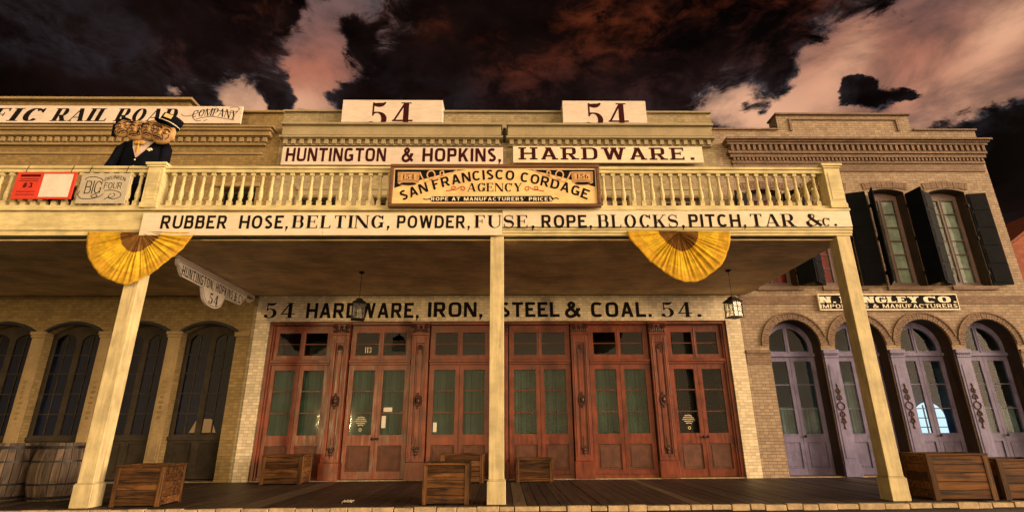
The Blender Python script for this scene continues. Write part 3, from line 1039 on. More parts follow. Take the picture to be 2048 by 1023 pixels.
# painted lettering on the band
Yb = W-.034
for txt, st, a_, b_ in (('54', DIDONE, 529, 590), ('HARDWARE,', GROT, 613, 838), ('IRON,', GROT, 856, 965), ('STEEL', GROT, 1000, 1119), ('&', GROT, 1130, 1160), ('COAL.', GROT, 1182, 1303), ('54', DIDONE, 1322, 1384)):
    u0, u1 = span(a_, b_, 620, Yb)
    z0, z1 = at((a_+b_)/2, 635.5 if a_ < 800 else 633.5, Yb)[1], at((a_+b_)/2, 603.5 if a_ > 800 else 605, Yb)[1]
    mb = MB()
    letters(mb, txt, st, u0, u1, flat(z0, z1, Yb), 0.14)
    if a_ == 1322:
        u0, u1 = span(1394, 1404, 630, Yb)
        letters(mb, '.', DIDONE, u0, u1, flat(z0, z1, Yb))
    mb.build('painted_lettering', M['ink'], hb)

# upper windows, half hidden by the balustrade
for i, c in enumerate(HUP):
    f = MB()
    wall_sheet(f, rect(c-.49, c+.49, 5.02, 7.25), [rect(c-.42, c-.05, 5.1, 7.17), rect(c+.05, c+.42, 5.1, 7.17)], W+.2, .06)
    for s0 in (c-.42, c+.05):
        for z in (5.6, 6.1, 6.6):
            f.box(s0, s0+.37, W+.212, W+.25, z-.012, z+.012)
    win = f.build('upper_window', M['dark_frame'] if i < 3 else M['plum'], hb)
    g = MB()
    g.box(c-.43, c+.43, W+.228, W+.233, 5.05, 7.2)
    g.build('pane', M['glass_dark'], win)
    if i >= 3:
        k = MB()
        k.box(c-.45, c+.2, W+.30, W+.31, 5.05, 7.22)
        k.build('curtain', M['maroon_cloth'], win)
    h = MB()
    h.box(c-.60, c+.60, W-.055, W-.001, 7.48, 7.60)
    h.box(c-.56, c+.56, W-.03, W-.001, 7.30, 7.477)
    h.box(c-.60, c-.52, W-.05, W-.001, 5.02, 7.297)
    h.box(c+.52, c+.60, W-.05, W-.001, 5.02, 7.297)
    h.build('lintel', M['cream_trim'], hb, bevel=0.006)
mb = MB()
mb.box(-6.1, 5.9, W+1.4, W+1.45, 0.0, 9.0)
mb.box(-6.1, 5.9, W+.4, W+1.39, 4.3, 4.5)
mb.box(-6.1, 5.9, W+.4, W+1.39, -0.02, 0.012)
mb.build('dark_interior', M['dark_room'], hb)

# --- storefront
PIL = [-4.13, -2.11, -0.10, 1.94, 3.96]
bays = []
xs = [-5.88]+PIL+[5.67]
for i in range(6):
    bays.append((xs[i]+(0.23 if i else 0), xs[i+1]-(0.23 if i < 5 else 0)))
YF = W+0.13
def flower(mb, c, y, z, s, n=6):
    mb.ball((c, y, z), s*.32, .02, s*.32, 10, 6)
    for k in range(n):
        an = 2*PI*k/n
        mb.ball((c+s*.58*math.cos(an), y+.006, z+s*.58*math.sin(an)), s*.34, .016, s*.34, 8, 6)
for c in PIL:
    p = MB()
    hw = .215
    y = W+.015
    p.box(c-hw-.02, c+hw+.02, y-.035, W+.30, 0.012, 0.40)
    p.box(c-hw, c-.105, y, W+.30, 0.402, 3.42)
    p.box(c+.105, c+hw, y, W+.30, 0.402, 3.42)
    p.box(c-.105, c+.105, y+.04, W+.30, 0.402, 3.42)
    p.box(c-.105, c+.105, y+.001, y+.04, 0.402, 0.55)
    p.box(c-.105, c+.105, y+.001, y+.04, 3.22, 3.42)
    p.box(c-.055, c+.055, y+.012, y+.04, 0.70, 3.05)
    for s in (-1, 1):
        p.box(c+s*.155-.012, c+s*.155+.012, y-.012, y-.001, 0.5, 3.35)
    p.box(c-hw-.012, c+hw+.012, y-.02, W+.30, 3.422, 3.48)
    p.box(c-hw-.004, c+hw+.004, y-.01, W+.30, 3.483, 3.70)
    p.box(c-hw-.035, c+hw+.035, y-.05, W+.30, 3.703, 3.766)
    pil = p.build('pilaster', M['red_wood'], hb, bevel=0.006)
    q = MB()
    for s in (-1, 1):   # capital: two scrolls, leaves and a centre boss
        for k in range(14):
            an = k*0.55
            rr = 0.068*(1-k/16)
            q.ball((c+s*(.145+rr*math.cos(an)*1.0), y-.03, 3.62+rr*math.sin(an)), .02, .02, .02, 6, 4)
        for k in range(4):
            q.ball((c+s*(.03+.05*k), y-.022, 3.545-.008*k), .022, .02, .05, 8, 5)
    flower(q, c, y-.025, 3.63, .06)
    q.build('capital', M['carving'], pil, smooth=True)
    q = MB()
    for k in range(16):   # medallion half way up
        an = 2*PI*k/16
        q.ball((c+.078*math.cos(an), y+.0, 1.81+.115*math.sin(an)), .026, .022, .03, 8, 5)
    q.ball((c, y-.012, 1.81), .05, .03, .075, 12, 8)
    q.ball((c, y+.005, 1.66), .03, .02, .05, 8, 6)
    q.ball((c, y+.005, 1.96), .03, .02, .05, 8, 6)
    q.build('medallion', M['carving'], pil, smooth=True)
    q = MB()
    q.ball((c, y+.005, .66), .055, .03, .05, 10, 6)
    q.ball((c, y+.005, .59), .035, .025, .05, 10, 6)
    q.ball((c, y+.005, .52), .014, .015, .04, 8, 6)
    for s in (-1, 1):
        q.ball((c+s*.05, y+.005, .71), .03, .02, .045, 8, 6)
    q.tube([(c, y+.006, .7), (c, y+.006, .95)], .014, 6)
    q.build('pendant', M['carving'], pil, smooth=True)
    q = MB()
    for s in (-1, 1):
        q.tube([(c+s*.04, y+.006, 2.95), (c+s*.06, y+.004, 3.05), (c+s*.045, y+.002, 3.14), (c, y, 3.18)], .014, 6)
    q.ball((c, y+.002, 3.10), .025, .02, .05, 8, 6)
    q.build('crest', M['carving'], pil, smooth=True)
# head and side frames of the whole front
mb = MB()
mb.box(-5.955, 5.745, W+.02, W+.30, 3.69, 3.766)
mb.box(-5.955, -5.88, W+.03, W+.30, 0.012, 3.687)
mb.box(-5.878, -5.84, W+.07, W+.30, 0.012, 3.687)
mb.box(5.67, 5.745, W+.03, W+.30, 0.012, 3.687)
mb.box(5.63, 5.668, W+.07, W+.30, 0.012, 3.687)
mb.build('storefront_frame', M['red_wood'], hb, bevel=0.006)

def curtain_mesh(x0, x1, z0, z1, y, amp=0.009, k=7):
    mb = MB()
    n = 40
    ph = random.uniform(0, 6)
    top = [(x0+(x1-x0)*i/n, y+amp*math.sin(k*2*PI*i/n/2+ph)+amp*.5*math.sin(k*2.7*i/n*3+ph), z1) for i in range(n+1)]
    bot = [(p[0]+.01*math.sin(i), y+1.3*(p[1]-y), z0) for i, p in enumerate(top)]
    return mb.add(top+bot, [(i, i+1, n+2+i, n+1+i) for i in range(n)])

GILT = []
def bay(i, x0, x1):
    c = (x0+x1)/2
    is_door = i in (1, 5)
    x0 += .012 if i else -.03+.05
    x1 -= .012 if i < 5 else .02
    y = YF
    # transom window over the rail
    f = MB()
    holes = [rect(x0+.13, c-.06, 2.93, 3.50), rect(c+.06, x1-.13, 2.93, 3.50)]
    wall_sheet(f, rect(x0, x1, 2.83, 3.688), holes, y, .06)
    for s0, s1 in ((x0+.13, c-.06), (c+.06, x1-.13)):
        f.box(s0, s1, y+.01, y+.045, 3.205, 3.228)
    f.box(c-.012, c+.012, y-.012, y-.001, 2.86, 3.6)
    tw = f.build('transom_window', M['red_wood'], hb, bevel=0.005)
    g = MB()
    g.box(x0+.12, x1-.12, y+.03, y+.035, 2.92, 3.51)
    g.build('pane', M['glass'], tw)
    f = MB()
    f.box(x0-.008, x1+.008, y-.075, y+.06, 2.745, 2.80)
    f.box(x0, x1, y-.045, y+.06, 2.802, 2.828)
    f.box(x0, x1, y-.04, y+.06, 2.69, 2.743)
    f.build('transom_rail', M['red_wood'], hb, bevel=0.006)
    # two leaves
    for k, (s0, s1) in enumerate(((x0, c-.004), (c+.004, x1))):
        f = MB()
        z0 = 0.03 if is_door else 0.10
        gl = rect(s0+.125, s1-.10, 1.02, 2.56) if k == 0 else rect(s0+.10, s1-.125, 1.02, 2.56)
        pa = rect(gl[0][0]-.015, gl[1][0]+.015, 0.20, 0.78)
        wall_sheet(f, rect(s0, s1, z0, 2.687), [gl, pa], y, .06)
        for zz in (1.53, 2.05):
            f.box(gl[0][0], gl[1][0], y+.01, y+.045, zz-.012, zz+.012)
        leaf = f.build('door_leaf' if is_door else 'shop_window', M['red_wood'], hb, bevel=0.005)
        f = MB()
        f.box(pa[0][0], pa[1][0], y+.03, y+.05, 0.20, 0.78)
        f.box(pa[0][0]+.05, pa[1][0]-.05, y+.018, y+.029, 0.25, 0.73)
        f.build('panel', M['red_panel'], leaf, bevel=0.008)
        g = MB()
        g.box(gl[0][0]-.01, gl[1][0]+.01, y+.03, y+.035, 1.01, 2.57)
        g.build('pane', M['glass'], leaf)
        if i != 5:
            curtain_mesh(gl[0][0]-.05, gl[1][0]+.05, 0.98, 2.62, y+.16).build('curtain', M['curtain'], leaf, smooth=True)
        if is_door:
            h = MB()
            hx = s1-.05 if k == 0 else s0+.05
            h.lathe(0, 0, [(.012, 0), (.012, .035), (.03, .05), (.033, .065), (.02, .08)], 12)
            h.v = [(hx+px, y-pz, 0.93+py) for px, py, pz in h.v]
            h.build('knob', M['iron'], leaf, smooth=True)
        GILT.append((i, k, gl, leaf, tw))
    if not is_door:
        f = MB()
        f.box(x0, x1, y-.03, y+.06, 0.012, 0.097)
        f.build('sill', M['red_wood'], hb, bevel=0.006)
for i, (x0, x1) in enumerate(bays):
    bay(i, x0, x1)

def scribble(parent, gl, y, mats):
    """the small gilt notice on a door pane, too small to read in the photo"""
    mb = MB()
    cx = (gl[0][0]+gl[1][0])/2
    for k, hw in enumerate((.09, .13, .15, .11, .07)):
        z = 1.42-k*.045
        pts = [(cx-hw+2*hw*j/24, z+.012*math.sin(j*2.1)+.016*math.cos(PI*(j/24-.5))) for j in range(25)]
        line_of(mb, pts, lambda t: .0055+.004*math.sin(t*60), lambda u, v: (u, y, v))
    pts = [(cx+.03*math.cos(2*PI*j/16), 1.14+.03*math.sin(2*PI*j/16)) for j in range(17)]
    line_of(mb, pts, .006, lambda u, v: (u, y, v))
    mb.build('gilt_notice', mats, parent)
for i, k, gl, leaf, tw in GILT:
    if (i, k) in ((1, 0), (5, 0)):
        scribble(leaf, gl, YF+.027, M['gold'])
    if (i, k) == (1, 0):
        mb = MB()
        cx = (gl[0][0]+gl[1][0])/2+.04
        letters(mb, '113', DIDONE, cx-.085, cx+.085, flat(3.0, 3.14, YF+.027), 0.1)
        mb.build('door_number', M['gold'], tw)
    if (i, k) == (1, 1):
        mb = MB()
        mb.box(gl[0][0]+.06, gl[0][0]+.27, YF+.024, YF+.027, 1.56, 1.66)
        mb.box(gl[0][0]+.03, gl[0][0]+.13, YF+.024, YF+.027, 1.18, 1.46)
        mb.build('paper_notice', M['white_panel'], leaf)
    if (i, k) == (2, 0):
        mb = MB()
        mb.box(gl[0][0]+.02, gl[0][0]+.11, YF+.024, YF+.027, 1.08, 1.30)
        mb.build('paper_notice', M['white_panel'], leaf)

# ------------------------------------------------------------------ right: merchant building
lb = thing('merchant_building', 'rose brown brick building with lavender arched doors and black shutters, at right', 'building', (10, 4.3, 0))
LX0, LX1 = 6.16, 13.97
DC = [7.46+1.705*k for k in range(4)]
UC = [7.32+1.745*k for k in range(4)]
mb = MB()
holes = [arch_poly(c-.67, c+.67, 0.02, 3.12, .67, 26) for c in DC]+[arch_poly(c-.5, c+.53, 4.68, 7.44, .10, 10) for c in UC]
wall_sheet(mb, [(LX0, -.3), (LX1, -.3), (LX1, 9.42), (12.07, 9.42), (12.07, 9.93), (8.1, 9.93), (8.1, 9.42), (LX0, 9.42)], holes, W, 0.42)
mb.build('wall', M['rose_brick'], lb)
shell(lb, LX0, LX1, W+.42, 13, 9.0, M['rose_brick'])
mb = MB()
ledge(mb, 6.36, 14.06, 3.95, W-.002, 9.17, 9.22)
ledge(mb, 6.38, 14.02, 4.02, W-.002, 9.08, 9.167)
ledge(mb, 6.42, 13.98, 4.07, W-.002, 8.98, 9.077)
ledge(mb, 6.50, 13.96, 4.19, W-.002, 8.78, 8.977)
dentils(mb, 6.56, 13.86, 0.158, 0.078, 4.09, 4.19, 8.79, 8.977)
ledge(mb, 6.44, 13.95, 4.12, W-.002, 8.69, 8.777)
ledge(mb, 6.50, 13.93, 4.17, W-.002, 8.56, 8.687)
ledge(mb, 6.58, 13.90, 4.25, W-.002, 8.44, 8.557)
dentils(mb, 6.62, 13.82, 0.108, 0.056, 4.19, 4.25, 8.45, 8.557)
ledge(mb, 6.55, 13.90, 4.22, W-.002, 8.36, 8.437)
ledge(mb, 6.58, 13.88, 4.26, W-.002, 8.10, 8.357)
mb.build('cornice', M['rose_trim'], lb)
mb = MB()
mb.box(8.06, 12.11, 4.22, 4.75, 9.932, 9.985)
mb.box(6.16, 8.058, 4.24, 4.75, 9.422, 9.47)
mb.box(12.112, 13.99, 4.24, 4.75, 9.422, 9.47)
mb.box(8.45, 11.72, 4.26, W-.001, 9.77, 9.83)
mb.box(8.45, 8.52, 4.26, W-.001, 9.40, 9.768)
mb.box(11.65, 11.72, 4.26, W-.001, 9.40, 9.768)
mb.build('coping', M['rose_trim'], lb)
mb = MB()
mb.box(6.2, 13.95, W-.02, W-.001, 4.20, 4.40)
mb.build('belt_course', M['rose_trim'], lb)
for c in DC:      # brick ring over each door
    mb = MB()
    n = 34
    for k in range(n):
        a0, a1 = PI*k/n+.006, PI*(k+1)/n-.006
        q = [(c+.672*math.cos(a0), 3.12+.672*math.sin(a0)), (c+.82*math.cos(a0), 3.12+.82*math.sin(a0)), (c+.82*math.cos(a1), 3.12+.82*math.sin(a1)), (c+.672*math.cos(a1), 3.12+.672*math.sin(a1))]
        mb.prism(q, W-.03-.004*(k % 2), W-.001)
    for k in range(24):
        a0, a1 = PI*k/24, PI*(k+1)/24
        q = [(c+.823*math.cos(a0), 3.12+.823*math.sin(a0)), (c+.865*math.cos(a0), 3.12+.865*math.sin(a0)), (c+.865*math.cos(a1), 3.12+.865*math.sin(a1)), (c+.823*math.cos(a1), 3.12+.823*math.sin(a1))]
        if 0.848 > abs(q[1][0]-c) or c in (DC[0],) and q[1][0] < c or c == DC[-1] and q[1][0] > c:
            mb.prism(q, W-.055, W-.001)
    mb.build('arch_ring', M['rose_trim'], lb)
for s0, s1 in ((6.165, 6.79), (13.25, 13.96)):
    mb = MB()
    mb.box(s0, s1, W-.06, W-.001, 2.92, 3.0)
    mb.box(s0, s1, W-.03, W-.001, 2.66, 2.917)
    mb.build('impost', M['rose_trim'], lb)
PX = [DC[0]+.8525+1.705*k for k in range(3)]
for c in PX:
    p = MB()
    p.box(c-.17, c+.17, W-.05, W-.001, 0.012, 2.80)
    p.box(c-.115, c+.115, W-.062, W-.051, 0.42, 2.62)
    p.box(c-.20, c+.20, W-.085, W-.001, 0.012, 0.30)
    p.box(c-.185, c+.185, W-.07, W-.001, 2.803, 2.86)
    dentils(p, c-.15, c+.15, 0.05, .026, W-.09, W-.071, 2.86+.058, 2.90+.058)
    p.box(c-.18, c+.18, W-.07, W-.001, 2.863, 2.90)
    p.box(c-.20, c+.20, W-.10, W-.001, 2.903, 3.0)
    pl = p.build('pilaster', M['lavender'], lb, bevel=0.005)
    q = MB()
    yy = W-.07
    for s in (-1, 1):    # scroll ornament above and below a roundel
        for m_ in range(2):
            zc = 1.62+s*(.20+.15*m_)
            for e in (-1, 1):
                pts = [(c+e*(.015+.045*math.sin(t*.52)*(1-.4*m_)), yy, zc+s*(-.06+.02*t)+.015*math.cos(t*1.1)) for t in range(8)]
                q.tube(pts, .012, 6)
                q.ball((c+e*.05, yy, zc+s*.02), .022, .014, .022, 8, 5)
        q.ball((c, yy, 1.62+s*.50), .03, .014, .045, 8, 6)
        q.tube([(c, yy, 1.62+s*.1), (c, yy, 1.62+s*.5)], .009, 6)
    ring = [(c+.088*math.cos(2*PI*k/20), yy, 1.62+.088*math.sin(2*PI*k/20)) for k in range(21)]
    q.tube(ring, .014, 6)
    q.build('scroll_ornament', M['carving'], pl, smooth=True)

YD = W+.36
def arched_door(c, k):
    f = MB()
    hw = .665
    head = arch_poly(c-hw, c+hw, 2.93, 3.12, hw, 26)
    rr = hw-.11
    def half(s):
        pts = []
        for j in range(13):
            an = R(8)+(PI/2-R(8)-math.asin(.05/rr))*j/12
            pts.append((c+s*rr*math.cos(an), 3.05+.02+rr*math.sin(an)))
        pts.append((c+s*.05, 3.02))
        pts.append((c+s*rr*math.cos(R(8)), 3.02))
        return pts if s > 0 else pts[::-1]
    wall_sheet(f, head, [half(1), half(-1)], YD, .07)
    f.box(c-.012, c+.012, YD-.015, YD-.001, 2.95, 3.68)
    f.box(c-hw+.01, c+hw-.01, YD-.06, YD-.001, 2.88, 2.96)
    fl = f.build('fanlight', M['lavender'], lb, bevel=0.004)
    g = MB()
    g.prism(arch_poly(c-hw+.07, c+hw-.07, 2.98, 3.12, hw-.07), YD+.03, YD+.035)
    g.build('pane', M['glass'], fl)
    for e, (s0, s1) in enumerate(((c-hw, c-.004), (c+.004, c+hw))):
        f = MB()
        gl = rect(s0+(.12 if e == 0 else .09), s1-(.09 if e == 0 else .12), 0.98, 2.76)
        pa = rect(gl[0][0]-.01, gl[1][0]+.01, 0.18, 0.78)
        wall_sheet(f, rect(s0, s1, 0.03, 2.876), [gl, pa], YD, .06)
        for zz in (1.57, 2.17):
            f.box(gl[0][0], gl[1][0], YD+.01, YD+.045, zz-.012, zz+.012)
        f.box(gl[0][0], gl[1][0], YD-.018, YD-.001, .955, .978)
        leaf = f.build('door_leaf', M['lavender'], lb, bevel=0.004)
        f = MB()
        f.box(pa[0][0], pa[1][0], YD+.03, YD+.05, .18, .78)
        f.box(pa[0][0]+.04, pa[1][0]-.04, YD+.017, YD+.029, .22, .74)
        f.build('panel', M['lavender'], leaf, bevel=0.006)
        g = MB()
        g.box(gl[0][0]-.01, gl[1][0]+.01, YD+.03, YD+.035, .97, 2.77)
        g.build('pane', M['glass'], leaf)
        if k != 2:
            curtain_mesh(gl[0][0]-.03, gl[1][0]+.03, .95, 1.62 if k != 1 else 2.25, YD+.15, .02, 7).build('reflection_sheet', M['bluereflection'], leaf, smooth=True)  # added sheet that carries the panes' bluish reflection as its colour
        if e == 1:
            h = MB()
            h.lathe(0, 0, [(.012, 0), (.012, .035), (.03, .05), (.033, .065), (.02, .08)], 12)
            h.v = [(s0+.045+px, YD-pz, 0.92+py) for px, py, pz in h.v]
            h.build('knob', M['iron'], leaf, smooth=True)
    f = MB()
    f.box(c-hw-.004, c+hw+.004, W+.02, YD-.001, -.02, .028)
    f.build('threshold', M['rose_trim'], lb)
for k, c in enumerate(DC):
    arched_door(c, k)

M['reveal_shade'] = wood('reveal_shade_brown', (0.060, 0.034, 0.018), (0.022, 0.012, 0.008), 2, 0.5)  # dark brown: shade of the unlit reveals put into the colour
def liner(outl, y0, y1, g=.012):
    """board lining of an opening: follows its sides and head"""
    mb = MB()
    cx = sum(p[0] for p in outl)/len(outl)
    path = outl[1:]+[outl[0]]
    for i in range(len(path)-1):
        (xa, za), (xb, zb) = path[i], path[i+1]
        mid_ = ((xa+xb)/2, (za+zb)/2)
        nx, nz = -(zb-za), xb-xa
        l = math.hypot(nx, nz)
        nx, nz = nx/l*g, nz/l*g
        mb.add([(xa+nx*.2, y0, za+nz*.2), (xb+nx*.2, y0, zb+nz*.2), (xb+nx, y0, zb+nz), (xa+nx, y0, za+nz), (xa+nx*.2, y1, za+nz*.2), (xb+nx*.2, y1, zb+nz*.2), (xb+nx, y1, zb+nz), (xa+nx, y1, za+nz)],
               [(0, 1, 2, 3), (7, 6, 5, 4), (3, 2, 6, 7), (0, 4, 5, 1)])
    return mb
for c in DC:
    liner(arch_poly(c-.67, c+.67, 0.03, 3.12, .67, 26), W+.012, YD+.02).build('reveal_shade', M['reveal_shade'], lb)
for c in UC:
    liner(arch_poly(c-.5, c+.53, 4.70, 7.44, .10, 10), W+.012, W+.32).build('reveal_shade', M['reveal_shade'], lb)

def shutter(parent, hx, side, ang, z0=4.70, z1=7.36, wd=.5):
    """a panelled iron shutter leaf hinged at hx; ang is how far it has swung open from the closed position"""
    mb = MB()
    mb.box(0, wd, -.018, .018, z0, z1)
    n = 5
    for k in range(n):
        a_ = z0+.06+(z1-z0-.06)*k/n
        b_ = z0+(z1-z0-.06)*(k+1)/n
        mb.box(.05, wd-.05, -.03, -.0185, a_+.02, b_-.02)
        mb.box(.05, wd-.05, .0185, .03, a_+.02, b_-.02)
    ca, sa = math.cos(R(ang)), math.sin(R(ang))
    out = []
    for x, y, z in mb.v:
        px, py = x*ca-y*sa*-1*0-0*y, 0
        # swing outwards (towards the street, -Y)
        px = x*ca+y*sa
        py = -x*sa+y*ca
        out.append((hx+(px if side < 0 else -px), W-.03+py, z))
    mb.v = out
    o = mb.build('shutter', M['shutter'], parent, bevel=0.004)
    h = MB()
    for z in (z0+.35, (z0+z1)/2, z1-.35):
        h.box(hx-.03, hx+.03, W-.045, W-.002, z-.05, z+.05)
    h.build('hinge', M['iron'], o)
LU = []
for k, c in enumerate(UC):
    f = MB()
    y = W+.30
    wall_sheet(f, arch_poly(c-.498, c+.528, 4.70, 7.43, .10, 10), [rect(c-.40, c-.035, 4.86, 7.30), rect(c+.055, c+.42, 4.86, 7.30)], y, .07)
    for s0 in (c-.40, c+.055):
        for j in range(1, 6):
            zz = 4.86+2.44*j/6
            f.box(s0, s0+.365, y+.01, y+.05, zz-.011, zz+.011)
        f.box(s0-.03, s0-.012, y-.012, y-.001, 4.8, 7.36)
    f.box(c-.49, c+.52, y-.05, y-.001, 4.70, 4.80)
    win = f.build('upper_window', M['plum'], lb, bevel=0.003)
    g = MB()
    g.box(c-.41, c+.43, y+.03, y+.035, 4.85, 7.31)
    g.build('pane', M['glass'], win)
    curtain_mesh(c-.46, c+.48, 4.75, 7.40, y+.085, .004).build('curtain', M['redcurtain'] if k < 2 else M['blind'], win, smooth=True)
    s = MB()
    s.box(c-.60, c+.62, W-.07, W-.001, 4.57, 4.675)
    s.build('sill', M['rose_trim'], lb)
    s = MB()
    rad, zc = 3.2, 7.56-3.2
    for j in range(16):
        a0, a1 = -.195+.39*j/16+.0012, -.195+.39*(j+1)/16-.0012
        q = [(c+.015+rad*math.sin(a1), zc+rad*math.cos(a1)), (c+.015+rad*math.sin(a0), zc+rad*math.cos(a0))]
        q = [q[0], (c+.015+(rad+.2)*math.sin(a1), zc+(rad+.2)*math.cos(a1)), (c+.015+(rad+.2)*math.sin(a0), zc+(rad+.2)*math.cos(a0)), q[1]]
        s.prism(q, W-.022-.004*(j % 2), W-.001)
    s.build('arch_head', M['rose_trim'], lb)
    LU.append(win)
for k, c in enumerate(UC):
    shutter(lb, c-.50, -1, [150, 140, 118, 150][k])
    shutter(lb, c+.53, 1, [120, 158, 97, 172][k])
# glowing arched panel added behind the third doors: a reflection in their glass
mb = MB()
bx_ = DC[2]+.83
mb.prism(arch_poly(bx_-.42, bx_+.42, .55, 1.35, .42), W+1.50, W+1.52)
bw = mb.build('window_reflection', M['reflection_glow'], lb)
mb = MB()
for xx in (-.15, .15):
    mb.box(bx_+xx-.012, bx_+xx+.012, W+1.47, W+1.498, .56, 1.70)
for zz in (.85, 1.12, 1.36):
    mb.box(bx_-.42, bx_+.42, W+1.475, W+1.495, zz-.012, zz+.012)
mb.build('reflection_bar', M['reveal_shade'], bw)  # bars across the added reflection panel
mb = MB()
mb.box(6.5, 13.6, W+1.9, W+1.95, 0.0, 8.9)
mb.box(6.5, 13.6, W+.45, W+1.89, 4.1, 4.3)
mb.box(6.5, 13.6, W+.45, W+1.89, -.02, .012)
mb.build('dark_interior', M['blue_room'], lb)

# ------------------------------------------------------------------ far right: orange brick house behind
ob = thing('brick_house', 'orange brick gabled house behind the merchant building, at the right edge', 'house', (24.5, 12, 0))
mb = MB()
wall_sheet(mb, [(21.95, -.6), (28, -.6), (28, 8.6), (24.9, 10.45), (21.95, 8.55)], [], 12, .3)
mb.box(21.95, 22.25, 12.3, 20, -.6, 8.5)
mb.box(27.7, 28, 12.3, 20, -.6, 8.5)
mb.build('wall', M['orange_brick'], ob)
mb = MB()
for a_, b_ in (((21.8, 8.50), (24.9, 10.52)), ((24.9, 10.52), (28.2, 8.50))):
    mb.prism([a_, b_, (b_[0], b_[1]+.12), (a_[0], a_[1]+.12)], 11.9, 20.2)
mb.build('roof', M['orange_brick'], ob)

# ================================================================== BALCONY
bal = thing('balcony', 'long cream timber balcony on square posts running along the front of the buildings', 'balcony', (0, 0, 0))
BX0, BX1 = -16.0, 6.5
mb = MB()
mb.box(BX0, BX1-.05, .12, W-.06, 4.90, 4.985)
mb.build('deck', M['soffit'], bal)
mb = MB()
yy = 0.14
while yy < W-.1:
    y2 = min(yy+.27, W-.04)
    mb.box(BX0, BX1-.16, yy, y2-.004, 4.455+random.uniform(0, .002), 4.485)
    yy = y2
mb.build('soffit', M['soffit'], bal)
mb = MB()
# front beam, left stretch with its own mouldings
mb.box(BX0, -6.62, 0.0, .10, 4.56, 4.98)
mb.box(BX0, -6.62, -.03, -.001, 4.60, 4.70)
mb.box(BX0, -6.62, -.015, -.001, 4.703, 4.80)
mb.box(BX0, -6.62, -.05, .10, 4.982, 5.03)
mb.box(BX0, -6.62, -.02, .11, 4.50, 4.557)
# right stretch
mb.box(-6.618, BX1, 0.0, .10, 4.50, 4.98)
mb.box(-6.618, BX1+.03, -.06, .10, 4.982, 5.03)
mb.box(-0.015, BX1+.01, -.035, -.001, 4.60, 4.645)
mb.box(-0.015, BX1+.005, -.02, -.001, 4.545, 4.597)
# right end
mb.box(BX1-.10, BX1, .102, W-.04, 4.50, 4.98)
mb.box(BX1-.10, BX1+.03, .102, W-.04, 4.982, 5.03)
mb.box(BX1-.15, BX1-.102, .102, W-.04, 4.47, 4.60)
mb.build('fascia', M['balcony'], bal, bevel=0.006)
for px_ in (-6.58, -0.115, 6.33):
    p = MB()
    p.box(px_-.125, px_+.125, 0.01, .26, 0.36, 4.498)
    p.box(px_-.15, px_+.15, -.015, .285, 0.0, .34)
    p.box(px_-.14, px_+.14, -.005, .275, .342, .358)
    p.build('post', M['post'], bal, bevel=0.014)
# handrails and bottom rails
mb = MB()
mb.box(BX0, BX1-.05, -.045, .115, 5.845, 5.90)
mb.box(BX0, BX1-.09, -.02, .09, 5.775, 5.843)
mb.box(BX1-.25, BX1-.09, .117, W-.02, 5.845, 5.90)
mb.box(BX1-.23, BX1-.11, .117, W-.02, 5.775, 5.843)
mb.build('handrail', M['balcony'], bal, bevel=0.01)
mb = MB()
mb.box(BX0, BX1-.09, -.02, .09, 5.032, 5.10)
mb.box(BX1-.23, BX1-.11, .092, W-.02, 5.032, 5.10)
mb.build('bottom_rail', M['balcony'], bal, bevel=0.006)
for px_, w_ in ((-6.55, .145), (6.33, .15)):
    p = MB()
    p.box(px_-w_, px_+w_, -.07, .16, 5.032, 5.86)
    p.box(px_-w_-.012, px_+w_+.012, -.082, .172, 5.032, 5.13)
    p.box(px_-w_-.05, px_+w_+.05, -.11, .21, 5.90, 5.95)
    p.box(px_-w_-.025, px_+w_+.025, -.09, .185, 5.862, 5.898)
    p.box(px_-w_+.05, px_+w_-.05, -.077, -.0705, 5.2, 5.78)
    p.build('newel', M['balcony'], bal, bevel=0.008)
prof = [(.030, 5.20), (.038, 5.215), (.030, 5.235), (.044, 5.28), (.046, 5.34), (.036, 5.42), (.027, 5.50), (.024, 5.56), (.034, 5.575), (.024, 5.595), (.030, 5.65), (.026, 5.70), (.036, 5.715)]
b0 = MB()
b0.lathe(0, 0, [(r_*1.0, z-5.1) for r_, z in prof], 12)
b0.box(-.04, .04, -.04, .04, 0.0, .098)
b0.box(-.038, .038, -.038, .038, .617, .673)
bx = [(-6.24+12.24*k/66, .035) for k in range(67)]+[(-6.86-.186*k, .035) for k in range(16)]+[(6.33, .38+.245*k) for k in range(16)]
first = b0.build('baluster', M['balcony'], bal, smooth=True)
first.location = (bx[0][0], bx[0][1], 5.101)
for x, y in bx[1:]:
    if -2.0 < x < 1.7 and y < .1 and int(round((x+6.24)/.1855)) % 1 == 0 and -1.95 < x < 1.65 and False:
        continue
    c = first.copy()
    COL.objects.link(c)
    c.location = (x, y, 5.101)

# ================================================================== SIGNS
def board(parent, x0, x1, z0, z1, y0, y1, mat, name='board', bevel=0.006):
    mb = MB()
    mb.box(x0, x1, y0, y1, z0, z1)
    return mb.build(name, mat, parent, bevel=bevel)

